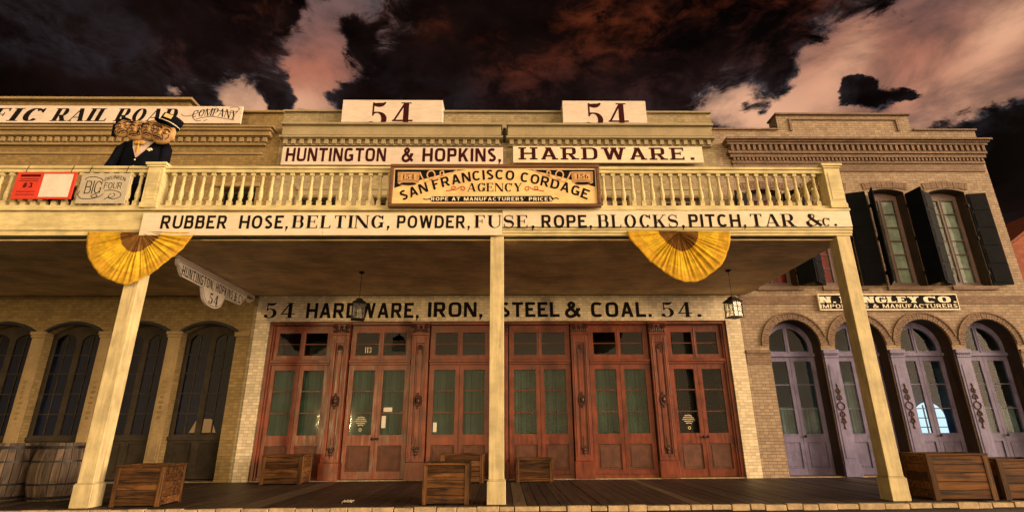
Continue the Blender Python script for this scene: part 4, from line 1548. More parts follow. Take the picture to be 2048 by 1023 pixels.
# goods list along the balcony beam
t = thing('goods_signboard', 'long cream board listing rubber hose, belting, powder and rope along the balcony edge', 'signboard', (0, 0, 4.5))
board(t, -6.60, -3.30, 4.485, 4.925, -.062, -.036, M['signwhite'])
board(t, -3.297, -0.018, 4.485, 4.925, -.062, -.036, M['signwhite'])
board(t, -0.015, 6.50, 4.65, 4.975, -.062, -.036, M['signwhite'])
Yg = -.0655
for txt, st, a_, b_, p0, p1 in (('RUBBER', SANS, 322, 454, 457, 430.5), ('HOSE,', SANS, 479, 577, 457, 430.5), ('BELTING,', DIDONE, 586, 780, 456, 430.5), ('POWDER,', SANS, 794, 940, 456, 430.5),
                      ('FUSE,', DIDONE, 951, 1069, 455.5, 430), ('ROPE,', SANS, 1083, 1184, 455, 429.5), ('BLOCKS,', DIDONE, 1197, 1369, 454.5, 429), ('PITCH,', SANS, 1378, 1492, 453.5, 428), ('TAR', DIDONE, 1502, 1590, 452.5, 427.5), ('&', DIDONE, 1613, 1643, 452, 427), ('c.', DIDONE, 1645, 1674, 452, 427)):
    u0, u1 = span(a_, b_, 445, Yg)
    z0, z1 = at((a_+b_)/2, p0, Yg)[1], at((a_+b_)/2, p1, Yg)[1]
    mb = MB()
    letters(mb, txt, st, u0, u1, flat(z0, z1, Yg), 0.17)
    mb.build('lettering', M['ink'], t)

# cordage agency sign on the railing
sf = thing('cordage_sign', 'brown framed ochre sign of the cordage agency fixed on the balcony railing', 'sign', (-.15, -.12, 5))
X0, X1, Z0, Z1 = -2.125, 1.82, 5.01, 5.885
mb = MB()
fwid = .065
mb.box(X0, X1, -.17, -.09, Z1-fwid, Z1)
mb.box(X0, X1, -.17, -.09, Z0, Z0+fwid)
mb.box(X0, X0+fwid, -.17, -.09, Z0+fwid+.001, Z1-fwid-.001)
mb.box(X1-fwid, X1, -.17, -.09, Z0+fwid+.001, Z1-fwid-.001)
mb.build('frame', M['frame_brown'], sf, bevel=0.012)
board(sf, X0+.06, X1-.06, Z0+.06, Z1-.06, -.13, -.095, M['ochre'], 'panel')
# panel space: u 0..2048 and v 0..482 of the sign, v downwards
PW, PH = X1-X0, Z1-Z0
def sp(u, v, y=-.134):
    return (X0+PW*(u-20)/(2020-20)*1.0, y, Z1-PH*(v-28)/(458-28))
black, ink, rope, red, iv = MB(), MB(), MB(), MB(), MB()
lc = [(62, 75)]+[(745-(745-62)*t, 78+ (268-78)*(t**1.25)) for t in [i/16 for i in range(17)]]
def poly_on(mb, pts, y):
    q = [Vector(p) for p in pts]
    vs, es, fs, ov, oe, of = delaunay_2d_cdt(q, [], [list(range(len(q))) if area([tuple(p) for p in q]) > 0 else list(reversed(range(len(q))))], 1, 1e-5)
    mb.add([sp(v.x, v.y, y) for v in vs], [tuple(f) for f, s_ in zip(fs, of) if s_])
poly_on(black, lc, -.1335)
rc = [(1978, 75)]+[(1310+(1978-1310)*t, 76+(255-76)*(t**1.25)) for t in [i/16 for i in range(17)]]
poly_on(black, rc, -.1335)
poly_on(black, [(400, 376)]+[(425, 350), (1550, 344), (1575, 374), (1550, 403), (425, 405)], -.1335)
line_of(black, [(345, 376), (375, 382), (410, 376)], 5, lambda u, v: sp(u, v, -.1345))
line_of(black, [(1570, 372), (1600, 364), (1620, 378)], 5, lambda u, v: sp(u, v, -.1345))
for cx in (195, 1855):    # coils of rope
    cy = 100 if cx < 1000 else 92
    rope = MB()
    body = [(cx-105, cy+5), (cx+105, cy+5), (cx+100, cy+118), (cx+60, cy+140), (cx, cy+148), (cx-60, cy+140), (cx-100, cy+118)]
    poly_on(rope, body, -.1345)
    for k in range(8):
        line_of(black, [(cx-104+208*j/12, cy+14+k*13+9*math.sin(PI*j/12)) for j in range(13)], 2.0, lambda u, v: sp(u, v, -.1355))
    poly_on(rope, [(cx-75, cy+25), (cx+75, cy+25), (cx+75, cy+85), (cx-75, cy+85)], -.1365)
    poly_on(black, [(cx+78*math.cos(2*PI*k/20), cy+126+14*math.sin(2*PI*k/20)) for k in range(20)], -.1365)
    num = '154' if cx < 1000 else '156'
    rope.build('rope_coil', M['rope'], sf)
    letters(ink, num, DIDONE, cx-56, cx+56, lambda u, v, cy=cy: sp(u, cy+78-46*v, -.1375), 0.12)
def loops(mirror):
    p = [(300, 105), (325, 160), (360, 205), (410, 185), (445, 135), (420, 92), (380, 105), (375, 150), (420, 182), (480, 165), (525, 125), (520, 92), (495, 105), (505, 140), (560, 135), (610, 112), (655, 84)]
    if mirror:
        p = [(2045-u, v-3) for u, v in p]
    line_of(rope, spline(p, 6), 6.5, lambda u, v: sp(u, v, -.1348))
for side in (False, True):
    rope = MB()
    loops(side)
    rope.build('rope_end', M['rope'], sf)
def arc_text(txt, th0, th1, cx, cy, rad, hgt):
    def pl(u, v):
        an = R(u)
        rr = rad+hgt*v
        return sp(cx+rr*math.sin(an), cy-rr*math.cos(an), -.1345)
    letters(ink, txt, SANS, th0, th1, pl, 0.17)
def path_text(words_, base, hgt):
    for txt, u0, u1 in words_:
        letters(ink, txt, SANS, u0, u1, lambda u, v: sp(*base(u, v*hgt), -.1345), 0.17)
def base(u, h):
    # baseline of the big lettering: an arch, low at both ends
    f = lambda q: 178+222*(abs(q-1020)/880)**1.75 if q < 1020 else 178+205*(abs(q-1020)/870)**1.75
    v0 = f(u)
    sl = (f(u+4)-f(u-4))/8
    l = math.hypot(1, sl)
    return u+h*sl/l*0.9, v0-h/l
path_text([('SAN', 148, 392), ('FRANCISCO', 440, 1198), ('CORDAGE', 1258, 1890)], base, 100)
letters(ink, 'AGENCY', DIDONE, 762, 1272, lambda u, v: sp(u, 302-86*v, -.1345), 0.14)
for sgn in (-1, 1):
    def sw(u):
        return 1018+sgn*u
    p = [(sw(465), 296), (sw(430), 292), (sw(395), 280), (sw(372), 262), (sw(395), 250), (sw(410), 268), (sw(385), 288), (sw(345), 270), (sw(310), 250), (sw(285), 268), (sw(300), 290), (sw(322), 280), (sw(310), 266)]
    line_of(red, spline(p, 5), 4.5, lambda u, v: sp(u, v, -.1345))
letters(iv, "ROPE AT MANUFACTURERS' PRICES", SANS, 418, 1556, lambda u, v: sp(u, 394-36*v, -.1352), 0.24)
line_of(iv, [(62, 268), (62, 75), (1978, 75), (1978, 255)], 3, lambda u, v: sp(u, v, -.1342))
black.build('black_ground', M['ink'], sf)
ink.build('lettering', M['ink'], sf)
red.build('flourish', M['redline'], sf)
iv.build('pale_lettering', M['ivory'], sf)

# name boards high on the hardware store
def wall_sign(name, label, x0, x1, z0, z1, y, mat, rows, ink_mat, edge=None):
    t = thing(name, label, 'sign', ((x0+x1)/2, y, z0))
    board(t, x0, x1, z0, z1, y, y+.05, mat)
    for txt, st, a_, b_, za, zb, tr in rows:
        mb = MB()
        letters(mb, txt, st, a_, b_, flat(za, zb, y-.004), tr)
        mb.build('lettering', ink_mat, t)
    return t
ys = W-.17
a0, a1 = at(566, 293, ys), at(1006, 330, ys)
b0_, b1_ = span(572, 772, 310, ys)
c0_, c1_ = span(845, 1002, 310, ys)
d0_, d1_ = span(804, 826, 310, ys)
z0, z1 = at(780, 323, ys)[1], at(780, 296, ys)[1]
wall_sign('name_board', 'wide cream board with the partners names in maroon block letters under the cornice', a0[0], a1[0], a1[1], a0[1], ys, M['signcool'],
          [('HUNTINGTON', GROT, b0_, b1_, z0, z1, .15), ('&', GROT, d0_, d1_, z0, z1, .15), ('HOPKINS,', GROT, c0_, c1_, z0, z1, .15)], M['maroon'])
a0, a1 = at(1026, 292, ys), at(1408, 325.5, ys)
b0_, b1_ = span(1041, 1388, 308, ys)
z0, z1 = at(1220, 319.5, ys)[1], at(1220, 295, ys)[1]
wall_sign('trade_board', 'cream board reading hardware in wide maroon slab letters under the cornice', a0[0], a1[0], a1[1], a0[1], ys, M['signwhite'],
          [('HARDWARE.', SLAB, b0_, b1_, z0, z1, .30)], M['maroon'])
# number boards standing on the parapet
for nm, lab, p0, p1, n0, n1 in (('number_board', 'cream house number board on the parapet above the partners names', 682, 884, 738, 826), ('number_board', 'cream house number board on the parapet above the word hardware', 1126, 1294, 1170, 1256)):
    y = 4.0
    xa, xb = span(p0, p1, 240, y)
    t = thing(nm, lab, 'sign', ((xa+xb)/2, y, 9.67), 0, 'number boards on the parapet')
    zt = at(800, 200, y)[1]
    mb = MB()
    mb.box(xa, xb, y, y+.05, 9.472, zt)
    mb.box(xa, xa+.05, y+.051, y+.6, 9.472, zt-.002)
    mb.box(xb-.05, xb, y+.051, y+.6, 9.472, zt-.002)
    mb.build('board', M['signcool'], t, bevel=0.006)
    mb = MB()
    u0, u1 = span(n0, n1, 225, y)
    zb, za = 9.30, at(800, 205, y)[1]
    letters(mb, '54', DIDONE, u0, u1, flat(zb, za, y-.004), 0.13)
    # the foot of the digits is covered by the ledge; keep only what stands above it
    mb.v = [(x_, y_, max(z_, 9.474)) for x_, y_, z_ in mb.v]
    mb.build('lettering', M['maroon'], t)

# railroad company board
ys = 4.02
zt, zb = at(300, 212, ys)[1], at(300, 246, ys)[1]
xr = at(483, 230, ys)[0]
t = thing('railroad_signboard', 'long pale board with bold italic railroad lettering on top of the tan building', 'signboard', (-11, ys, zb))
board(t, -15.5, xr, zb, zt, ys, ys+.06, M['signcool'])
mb = MB()
for zc in (-15, -12, -9.5, -7.9):
    mb.box(zc-.03, zc+.03, ys+.061, W+.02, zb+.05, zt-.1)
mb.build('bracket', M['iron'], t)
mb = MB()
z0, z1 = at(200, 242.5, ys)[1], at(200, 217, ys)[1]
f_ = flat(z0, z1, ys-.004)
for txt, a_, b_ in (('PACIFIC', -180, 86), ('RAIL', 106, 220), ('ROAD', 232, 358)):
    u0, u1 = span(a_, b_, 230, ys)
    mb = MB()
    letters(mb, txt, FAT, u0, u1-.10, f_, 0.16)
    mb.build('lettering', M['ink'], t)
mb = MB()
u0, u1 = span(384, 472, 230, ys)
zz0 = at(430, 236, ys)[1]
hh = .235
def comp(u, v):
    q = (u-u0)/(u1-u0)
    wave = .10*math.sin(PI*(q*1.0))-.06*q
    return (u+.03*v, ys-.004, zz0+wave+hh*v*(1+.15*q))
letters(mb, 'COMPANY', style(.085, .03, 'hair', 2.0, .06, .05), u0, u1, comp, 0.14)
mb.build('lettering', M['ink'], t)
mb = MB()
for pts in ([(363, 228), (368, 232), (382, 231), (400, 224), (420, 219), (445, 222), (465, 225), (478, 220), (475, 214), (460, 215)], [(392, 238), (420, 233), (450, 237), (468, 240)], [(385, 235), (392, 241), (402, 241)], [(407, 242), (414, 239)]):
    w_ = [at(a_, b_, ys-.004) for a_, b_ in pts]
    line_of(mb, spline(w_, 5), .008, lambda u, v: (u, ys-.004, v))
mb.build('flourish', M['ink'], t)

# merchant sign over the arched doors
ys = W-.07
a0, a1 = at(1636, 590, ys), at(1918, 617, ys)
t = thing('merchant_sign', 'black board with pale slab letters over the arched lavender doors', 'sign', (10.1, ys, 4.0))
board(t, a0[0], a1[0], a1[1], a0[1], ys, ys+.045, M['ink'])
mb = MB()
e_ = .022
mb.box(a0[0]-e_, a1[0]+e_, ys-.015, ys+.045, a0[1]+.001, a0[1]+e_+.012)
mb.box(a0[0]-e_, a1[0]+e_, ys-.015, ys+.045, a1[1]-e_-.012, a1[1]-.001)
mb.box(a0[0]-e_, a0[0]-.001, ys-.015, ys+.045, a1[1], a0[1])
mb.box(a1[0]+.001, a1[0]+e_, ys-.015, ys+.045, a1[1], a0[1])
mb.build('frame', M['ivory'], t)
mb = MB()
zt, zb = a0[1]-.035, a1[1]+.03
zm = zb+(zt-zb)*.40
for txt, p0, p1 in (('N.', 1640, 1672), ('LANGLEY', 1682, 1838), ('CO.', 1848, 1914)):
    u0, u1 = span(p0, p1, 603, ys)
    mb = MB()
    letters(mb, txt, FATSLAB, u0, u1, flat(zm+.015, zt, ys-.004), 0.12)
    mb.build('lettering', M['ivory'], t)
mb = MB()
u0, u1 = span(1641, 1915, 612, ys)
letters(mb, 'IMPORTERS & MANUFACTURERS', style(.085, .07, 'slab', 3, .06, .10, 1.2), u0, u1, flat(zb, zm-.025, ys-.004), 0.2)
mb.build('lettering', M['ivory'], t)

# sign hanging across the walk under the balcony
SX = -6.47
t = thing('hanging_sign', 'shaped cream sign hanging across the walk under the balcony at the left store corner', 'sign', (SX, 2.4, 4.0))
def wave(p0, p1, k=5):
    return [(p0[0]+(p1[0]-p0[0])*j/k, p0[1]+(p1[1]-p0[1])*(0.5-0.5*math.cos(PI*j/k))) for j in range(k)]
def outline(g):
    pts = [(0.93+g, 4.37-g), (0.94+g, 4.27)]+wave((0.96+g, 4.24), (1.22+g*.6, 4.05+g), 6)+wave((1.88, 4.05+g), (2.08+g*.5, 3.80+g), 6)
    pts += [(2.12+g*.5, 3.77+g), (2.24, 3.725+g), (2.40, 3.71+g), (2.56, 3.725+g), (2.68-g*.5, 3.77+g)]
    pts += wave((2.72-g*.5, 3.80+g), (2.92, 4.05+g), 6)+wave((3.55-g*.6, 4.05+g), (3.84-g, 4.24), 6)+[(3.86-g, 4.27), (3.87-g, 4.37-g)]
    return pts
def side_prism(mb, pts, x0, x1):
    n = len(pts)
    cen = (2.4, 4.25)
    vs = [(x0, a_, b_) for a_, b_ in pts]+[(x1, a_, b_) for a_, b_ in pts]
    mb.add(vs, [tuple(range(n)), tuple(reversed(range(n, 2*n)))]+[((i+1) % n, i, i+n, (i+1) % n+n) for i in range(n)])
mb = MB()
side_prism(mb, outline(0), SX-.03, SX+.03)
mb.build('board', M['hangwhite'], t)
mb = MB()
o_ = outline(.035)
line_of(mb, o_+[o_[0]], .006, lambda u, v: (SX+.033, u, v))
letters(mb, 'HUNTINGTON, HOPKINS', CONDENSED, 1.12, 3.18, lambda u, v: (SX+.034, u, 4.09+.20*v), 0.15)
letters(mb, '& Co', CONDENSED, 3.26, 3.66, lambda u, v: (SX+.034, u, 4.09+.20*v), 0.15)
letters(mb, '54', DIDONE, 2.22, 2.60, lambda u, v: (SX+.034, u, 3.78+.235*v), 0.13)
mb.build('lettering', M['ink'], t)
mb = MB()
mb.box(SX-.045, SX+.045, .88, 4.28, 4.372, 4.42)
mb.box(SX-.03, SX+.03, .90, 4.28, 4.422, 4.452)
mb.build('rail', M['signcool'], t, bevel=0.006)
mb = MB()
mb.tube([(SX, 3.88, 4.30), (SX, 3.98, 4.24), (SX, 4.10, 4.25), (SX, 4.18, 4.31), (SX, 4.29, 4.34)], .03, 8)
mb.ball((SX, 4.02, 4.26), .05, .06, .05, 10, 6)
mb.build('bracket', M['signcool'], t, smooth=True)

# red notice and the hand lettered board on the left railing
def leaning_board(name, label, x0, x1, z0, z1, y, mat, cat):
    t = thing(name, label, cat, ((x0+x1)/2, y, z0))
    board(t, x0, x1, z0, z1, y, y+.02, mat)
    mb = MB()
    for fx in (.12, .88):
        x = x0+(x1-x0)*fx
        mb.tube([(x, y+.01, z1-.01), (x, y+.02, z1+.08), (x, y+.05, 5.91), (x, y+.13, 5.91)], .006, 6)
    mb.build('wire_tie', M['iron'], t)
    return t
t = leaning_board('notice', 'red notice board with a blank white square tied to the left railing', -9.08, -7.98, 5.19, 5.74, -.085, M['red_board'], 'notice')
board(t, -8.58, -8.04, 5.23, 5.70, -.089, -.0855, M['white_panel'], 'white_square', 0)
mb = MB()
letters(mb, '#3', SANS, -8.92, -8.74, flat(5.42, 5.52, -.088), 0.2)
mb.box(-9.0, -8.64, -.088, -.0855, 5.645, 5.69)
for k in range(4):
    pts = [(-9.0+.34*j/16, (5.60, 5.56, 5.34, 5.28)[k]+.008*math.sin(j*2.3+k)) for j in range(17)]
    line_of(mb, pts, .005, lambda u, v: (u, -.088, v))
mb.build('lettering', M['maroon'], t)
t = leaning_board('lettered_board', 'grey board with thin curly hand lettering tied to the railing beside the red notice', -7.88, -6.98, 5.10, 5.72, -.085, M['grey_board'], 'board')
mb = MB()
def fb(z0, z1):
    return flat(z0, z1, -.0885)
letters(mb, 'BIG', style(.05, .03, 'hair', 2, .05, .03), -7.76, -7.47, fb(5.30, 5.56), 0.08)
letters(mb, 'DRUNKEN', style(.07, .05, None, 2), -7.44, -7.06, lambda u, v: (u, -.0885, 5.55+.05*math.sin(PI*(u+7.44)/.38)+.075*v), 0.18)
letters(mb, 'FOUR', style(.06, .04, 'hair', 2, .05, .03), -7.42, -7.10, fb(5.40, 5.53), 0.12)
for pts in ([(-7.80, 5.58), (-7.76, 5.63), (-7.62, 5.64), (-7.50, 5.60), (-7.46, 5.56)], [(-7.84, 5.36), (-7.86, 5.28), (-7.78, 5.20), (-7.60, 5.20), (-7.46, 5.24), (-7.40, 5.30)], [(-7.40, 5.36), (-7.25, 5.37), (-7.10, 5.32), (-7.08, 5.24), (-7.20, 5.19), (-7.30, 5.22), (-7.36, 5.18)], [(-7.62, 5.25), (-7.56, 5.29), (-7.50, 5.25), (-7.56, 5.22), (-7.62, 5.25)], [(-7.26, 5.30), (-7.30, 5.24), (-7.24, 5.22), (-7.18, 5.27), (-7.22, 5.31)]):
    line_of(mb, spline(pts, 6), .006, lambda u, v: (u, -.0885, v))
mb.build('lettering', M['ink'], t)

# ================================================================== BUNTING
def fan(cx, zt, label, mirror):
    half_w, drop = .96, 1.0
    nth, nr = 240, 26
    verts, faces, mats = [], [], []
    for j in range(nth+1):
        th = PI*j/nth
        x, z = math.cos(th), -math.sin(th)
        n = (1.35 if (x < 0) != mirror else 1.9)
        rr = (abs(x)**n+abs(z)**n)**(-1/n)
        pl = (math.sin(th*44+1.5*math.sin(th*7+cx))*(.55+.45*math.sin(th*5+cx))+.55*math.sin(th*13+1.0+cx)+.3*math.sin(th*71))
        for i in range(nr+1):
            t = .004+.996*i/nr
            y = -.05-.05*t*math.sin(th)-.018*pl*(.25+math.sin(PI*min(1, t*1.0))*.9)-.015*math.sin(th)*t*t*math.sin(th*7+2)
            sag = (.012*math.sin(th*11+cx)+.005*math.sin(th*31))*t*t if i == nr else 0
            verts.append((cx+half_w*rr*x*t, y, zt-.002+drop*rr*z*(t)+sag-.03*(1-t)*math.sin(th)))
    for j in range(nth):
        for i in range(nr):
            a_ = j*(nr+1)+i
            faces.append((a_, a_+1, a_+nr+2, a_+nr+1))
            tt = (i+.5)/nr
            mats.append(2 if tt < .38 else (0 if tt < .76 else 1))
    mb = MB()
    mb.v, mb.f, mb.m = verts, faces, mats
    o = mb.build('bunting', [M['bunt_y'], M['bunt_o'], M['bunt_b']], None, smooth=True)
    for p in o.data.polygons:
        p.use_smooth = True
    sol = o.modifiers.new('thickness', 'SOLIDIFY')
    sol.thickness = .003
    tag(o, label, 'bunting', 'yellow pleated fans hung from the balcony')
fan(-6.56, 4.56, 'yellow pleated fan with brown centre hanging over the left balcony post', True)
fan(3.23, 4.575, 'yellow pleated fan with brown centre hanging in mid span left of the lantern', False)

# ================================================================== LANTERNS
def lantern(label, x, y):
    t = thing('lantern', label, 'lantern', (x, y, 4.45), 0.0, 'lanterns hanging from the balcony ceiling')
    mb = MB()
    mb.lathe(x, y, [(.06, 4.452), (.07, 4.44), (.03, 4.42), (.012, 4.40)], 16)
    mb.build('ceiling_rose', M['iron'], t, smooth=True)
    mb = MB()
    mb.tube([(x, y, 4.42), (x, y, 3.86)], .006, 6)
    mb.build('cord', M['iron'], t)
    h = .125
    z0, z1 = 3.40, 3.72
    rz = R(20)
    def rot(m):
        c_, s_ = math.cos(rz), math.sin(rz)
        m.v = [(x+(a_-x)*c_-(b_-y)*s_, y+(a_-x)*s_+(b_-y)*c_, q) for a_, b_, q in m.v]
        return m
    mb = MB()
    for sx in (-1, 1):
        for sy in (-1, 1):
            mb.box(x+sx*h-.008, x+sx*h+.008, y+sy*h-.008, y+sy*h+.008, z0, z1)
    mb.box(x-h-.015, x+h+.015, y-h-.015, y+h+.015, z0-.02, z0-.001)
    for k in (-1, 1):
        for z in (z0+.11, z0+.21):
            mb.box(x-h+.009, x+h-.009, y+k*h-.003, y+k*h+.003, z-.004, z+.004)
            mb.box(x+k*h-.003, x+k*h+.003, y-h+.009, y+h-.009, z-.004, z+.004)
        mb.box(x-.004, x+.004, y+k*h-.004, y+k*h+.004, z0, z1)
        mb.box(x+k*h-.004, x+k*h+.004, y-.004, y+.004, z0, z1)
    rot(mb).build('frame', M['iron'], t)
    mb = MB()
    def sq(hh, z):
        return [(x-hh, y-hh, z), (x+hh, y-hh, z), (x+hh, y+hh, z), (x-hh, y+hh, z)]
    mb.loft([sq(h+.025, z1+.001), sq(h+.02, z1+.02), sq(.07, z1+.085), sq(.06, z1+.12), sq(.015, z1+.14)])
    rot(mb).build('cap', M['iron'], t)
    mb = MB()
    for k in (-1, 1):
        mb.box(x-h+.009, x+h-.009, y+k*(h-.006)-.001, y+k*(h-.006)+.001, z0+.002, z1-.002)
        mb.box(x+k*(h-.006)-.001, x+k*(h-.006)+.001, y-h+.012, y+h-.012, z0+.002, z1-.002)
    rot(mb).build('pane', M['glass_lantern'], t)
    mb = MB()
    mb.lathe(x, y, [(.03, z0), (.035, z0+.02), (.014, z0+.03), (.014, z0+.12), (.022, z0+.13), (.030, z0+.17), (.012, z0+.22)], 12)
    mb.build('candle', M['white_panel'], t, smooth=True)
lantern('black framed glass lantern hanging in front of the word hardware', -3.14, 2.15)
lantern('black framed glass lantern hanging at the right end of the ceiling', 5.0, 2.05)

# ================================================================== CRATES AND BARRELS
def make_crate(label, w, h, d):
    t = thing('crate', label, 'crate', (0, 0, 0), 0, 'wooden crates on the boardwalk')
    def planks(n, along):
        mb = MB()
        for k in range(n):
            z0 = .02+(h-.05)*k/n
            z1 = .02+(h-.05)*(k+1)/n-.006
            along(mb, z0, z1)
        return mb
    planks(5, lambda m, a_, b_: m.box(-w/2+.03, w/2-.03, -d/2+.012, -d/2+.034, a_, b_)).build('front_panel', M['crate'], t, bevel=.004)
    planks(5, lambda m, a_, b_: m.box(-w/2+.03, w/2-.03, d/2-.034, d/2-.012, a_, b_)).build('back_panel', M['crate'], t, bevel=.004)
    for s in (-1, 1):
        x0, x1 = sorted((s*(w/2-.012), s*(w/2-.034)))
        planks(5, lambda m, a_, b_: m.box(x0, x1, -d/2+.036, d/2-.036, a_, b_)).build('side_panel', M['crate'], t, bevel=.004)
        for q in (-1, 1):
            mb = MB()
            xa, xb = sorted((s*w/2, s*(w/2-.085)))
            ya, yb = sorted((q*d/2, q*(d/2-.011)))
            mb.box(xa, xb, ya, yb, 0, h-.03)
            xa, xb = sorted((s*w/2, s*(w/2-.011)))
            ya, yb = sorted((q*(d/2-.0115), q*(d/2-.07)))
            mb.box(xa, xb, ya, yb, 0, h-.03)
            mb.build('corner_batten', M['crate_v'], t, bevel=.003)
    mb = MB()
    mb.box(-w/2-.008, w/2+.008, -d/2-.008, -d/2+.05, h-.028, h)
    mb.box(-w/2-.008, w/2+.008, d/2-.05, d/2+.008, h-.028, h)
    mb.box(-w/2-.008, -w/2+.05, -d/2+.051, d/2-.051, h-.028, h)
    mb.box(w/2-.05, w/2+.008, -d/2+.051, d/2-.051, h-.028, h)
    mb.build('rim', M['crate'], t, bevel=.003)
    mb = MB()
    mb.box(-w/2+.036, w/2-.036, -d/2+.036, d/2-.036, .012, h-.12)
    mb.build('filling', M['dark_room'], t)
    return t
proto = make_crate('dark wooden crate at the kerb just right of the left balcony post', .92, .61, .72)
spots = [((-5.82, .42), 2, 1.0, None), ((-4.93, 3.86), -1, 1.0, 'honey brown crate at the left end of the red storefront'),
         ((-.92, .36), 0, .80, 'dark wooden crate at the kerb beside the centre post'),
         ((-.93, 3.84), 1, 1.06, 'honey brown crate against the storefront behind the kerbside crate'),
         ((.70, 3.92), 0, .92, 'low brown crate against the storefront just right of the centre post'),
         ((7.42, .34), -2, 1.08, 'large dark crate at the kerb just right of the right balcony post'),
         ((8.56, .36), 0, 1.08, 'dark crate cut off by the right edge of the picture')]
for k, ((x, y), rz, s, lab) in enumerate(spots):
    o = proto if k == 0 else copy_tree(proto)
    o.location = (x, y, 0.0)
    o.rotation_euler = (0, 0, R(rz))
    o.scale = (s*(.82 if k == 0 else 1), [.9, .8, .9, .8, .6, .9, .9][k], [1, 1, 1, 1, .82, 1.15, 1.0][k])
    if lab:
        o['label'] = lab

def make_barrel(label):
    t = thing('barrel', label, 'barrel', (0, 0, 0), 0, 'barrels at the kerb')
    H = .94
    def rad(z):
        return .335+.085*math.sin(PI*z/H)
    mb = MB()
    n = 22
    for k in range(n):
        a0, a1 = 2*PI*k/n+.012, 2*PI*(k+1)/n-.012
        rings = []
        for i in range(11):
            z = H*i/10
            r0 = rad(z)+.002*math.sin(k*5)
            rings.append([(r0*math.cos(a0), r0*math.sin(a0), z), (r0*math.cos((a0+a1)/2), r0*math.sin((a0+a1)/2), z), (r0*math.cos(a1), r0*math.sin(a1), z), ((r0-.03)*math.cos(a1), (r0-.03)*math.sin(a1), z), ((r0-.03)*math.cos(a0), (r0-.03)*math.sin(a0), z)])
        mb.loft(rings)
    mb.build('staves', M['barrel'], t, smooth=True)
    for z, hh in ((.05, .045), (.27, .03), (.64, .03), (.87, .05)):
        q = MB()
        rr = [(rad(zz)+.006, zz) for zz in (z-hh/2*1.2, z+hh/2*1.2)]
        q.loft([[(r_*math.cos(2*PI*j/32), r_*math.sin(2*PI*j/32), zz) for j in range(32)] for r_, zz in ((rad(z-hh/2)-.02, z-hh/2), (rad(z-hh/2)+.006, z-hh/2), (rad(z+hh/2)+.006, z+hh/2), (rad(z+hh/2)-.02, z+hh/2))], caps=False)
        q.build('hoop', M['hoop'], t, smooth=True)
    q = MB()
    q.lathe(0, 0, [(.31, H-.06), (.31, H-.03)], 28)
    q.build('lid', M['barrel'], t)
    return t
b1 = make_barrel('weathered oak barrel at the kerb nearest the left balcony post')
b2 = copy_tree(b1)
b2['label'] = 'weathered oak barrel cut off by the left edge of the picture'
b1.location = (-7.98, 1.22, 0)
b2.location = (-8.86, 1.18, 0)
b2.rotation_euler = (0, 0, 1.3)

# a scrap of paper on the planks
mb = MB()
pts = []
for j in range(8):
    for i in range(8):
        pts.append((-2.62+.022*i+.01*math.sin(j*2), .30+.03*j, .004+.03*abs(math.sin(i*1.3+j*.8))))
mb.add(pts, [(j*8+i, j*8+i+1, j*8+i+9, j*8+i+8) for j in range(7) for i in range(7)])
o = mb.build('paper_scrap', M['grey_board'], None)
o.modifiers.new('thickness', 'SOLIDIFY').thickness = .002
tag(o, 'crumpled scrap of paper lying on the dark planks left of the kerbside crate', 'litter')

# lamps that shine behind the window glass
def lamp(name, label, c, y, z, r_, mat):
    t = thing(name, label, 'lamp', (c, y, z), 0)
    mb = MB()
    mb.loft([[(c+rr*math.cos(2*PI*j/16), y+rr*math.sin(2*PI*j/16), zz) for j in range(16)] for rr, zz in ((r_, z), (r_*.55, z+r_*1.1))])
    mb.build('lamp_shade', mat, t, smooth=True)
    mb = MB()
    mb.lathe(c, y, [(r_*.5, .03), (r_*.5, .06), (.02, .09), (.02, z-.002)], 12)
    mb.build('stand', M['iron'], t, smooth=True)
lamp('display_lamp', 'warm lamp glowing low behind the arched window nearest the store corner', RX[5]-.22, W+.85, 1.10, .30, M['warm_lamp'])
lamp('display_lamp', 'white lamp glowing behind the second arched window from the store corner', RX[4]+.25, W+1.2, 1.45, .09, M['white_lamp'])
lamp('display_lamp', 'white lamp glowing behind the arched window at the left edge of the picture', RX[2]+.22, W+1.1, 1.40, .12, M['white_lamp'])

# ================================================================== FIGURE ON THE BALCONY
fg = thing('stuffed_figure', 'stuffed figure in a dark coat with four painted mask heads behind the left railing', 'figure', (-7.45, .75, 5.0))
def oval(cx, cy, z, rx, ry, n=28):
    return [(cx+rx*math.copysign(abs(math.cos(2*PI*j/n))**.8, math.cos(2*PI*j/n)), cy+ry*math.sin(2*PI*j/n), z) for j in range(n)]
fx, fy = -7.46, .75
mb = MB()
mb.loft([oval(fx, fy, 4.99, .40, .20), oval(fx, fy, 5.6, .44, .23), oval(fx+.02, fy, 6.1, .45, .24), oval(fx+.02, fy, 6.45, .445, .23), oval(fx, fy, 6.72, .44, .20), oval(fx, fy, 6.83, .41, .17), oval(fx, fy, 6.90, .28, .13), oval(fx, fy, 6.93, .12, .10)])
mb.tube([(fx-.36, fy, 6.82), (fx-.47, fy-.02, 6.68), (fx-.53, fy-.05, 6.42), (fx-.60, fy-.12, 6.12), (fx-.62, fy-.22, 5.92)], [.09, .115, .105, .09, .075], 14)
mb.tube([(fx+.36, fy, 6.82), (fx+.44, fy-.02, 6.68), (fx+.47, fy-.05, 6.42), (fx+.44, fy-.14, 6.12), (fx+.38, fy-.24, 5.92)], [.09, .11, .10, .09, .075], 14)
o = mb.build('coat', M['coat'], fg, smooth=True)
def front_y(x, z):
    return fy-.245+.10*((x-fx)/.44)**2-(0.0)+max(0, (z-6.5))*.22
mb = MB()
pts = [(fx-.20, 6.88), (fx-.10, 6.62), (fx+.02, 6.38), (fx+.14, 6.55), (fx+.28, 6.84), (fx+.05, 6.92)]
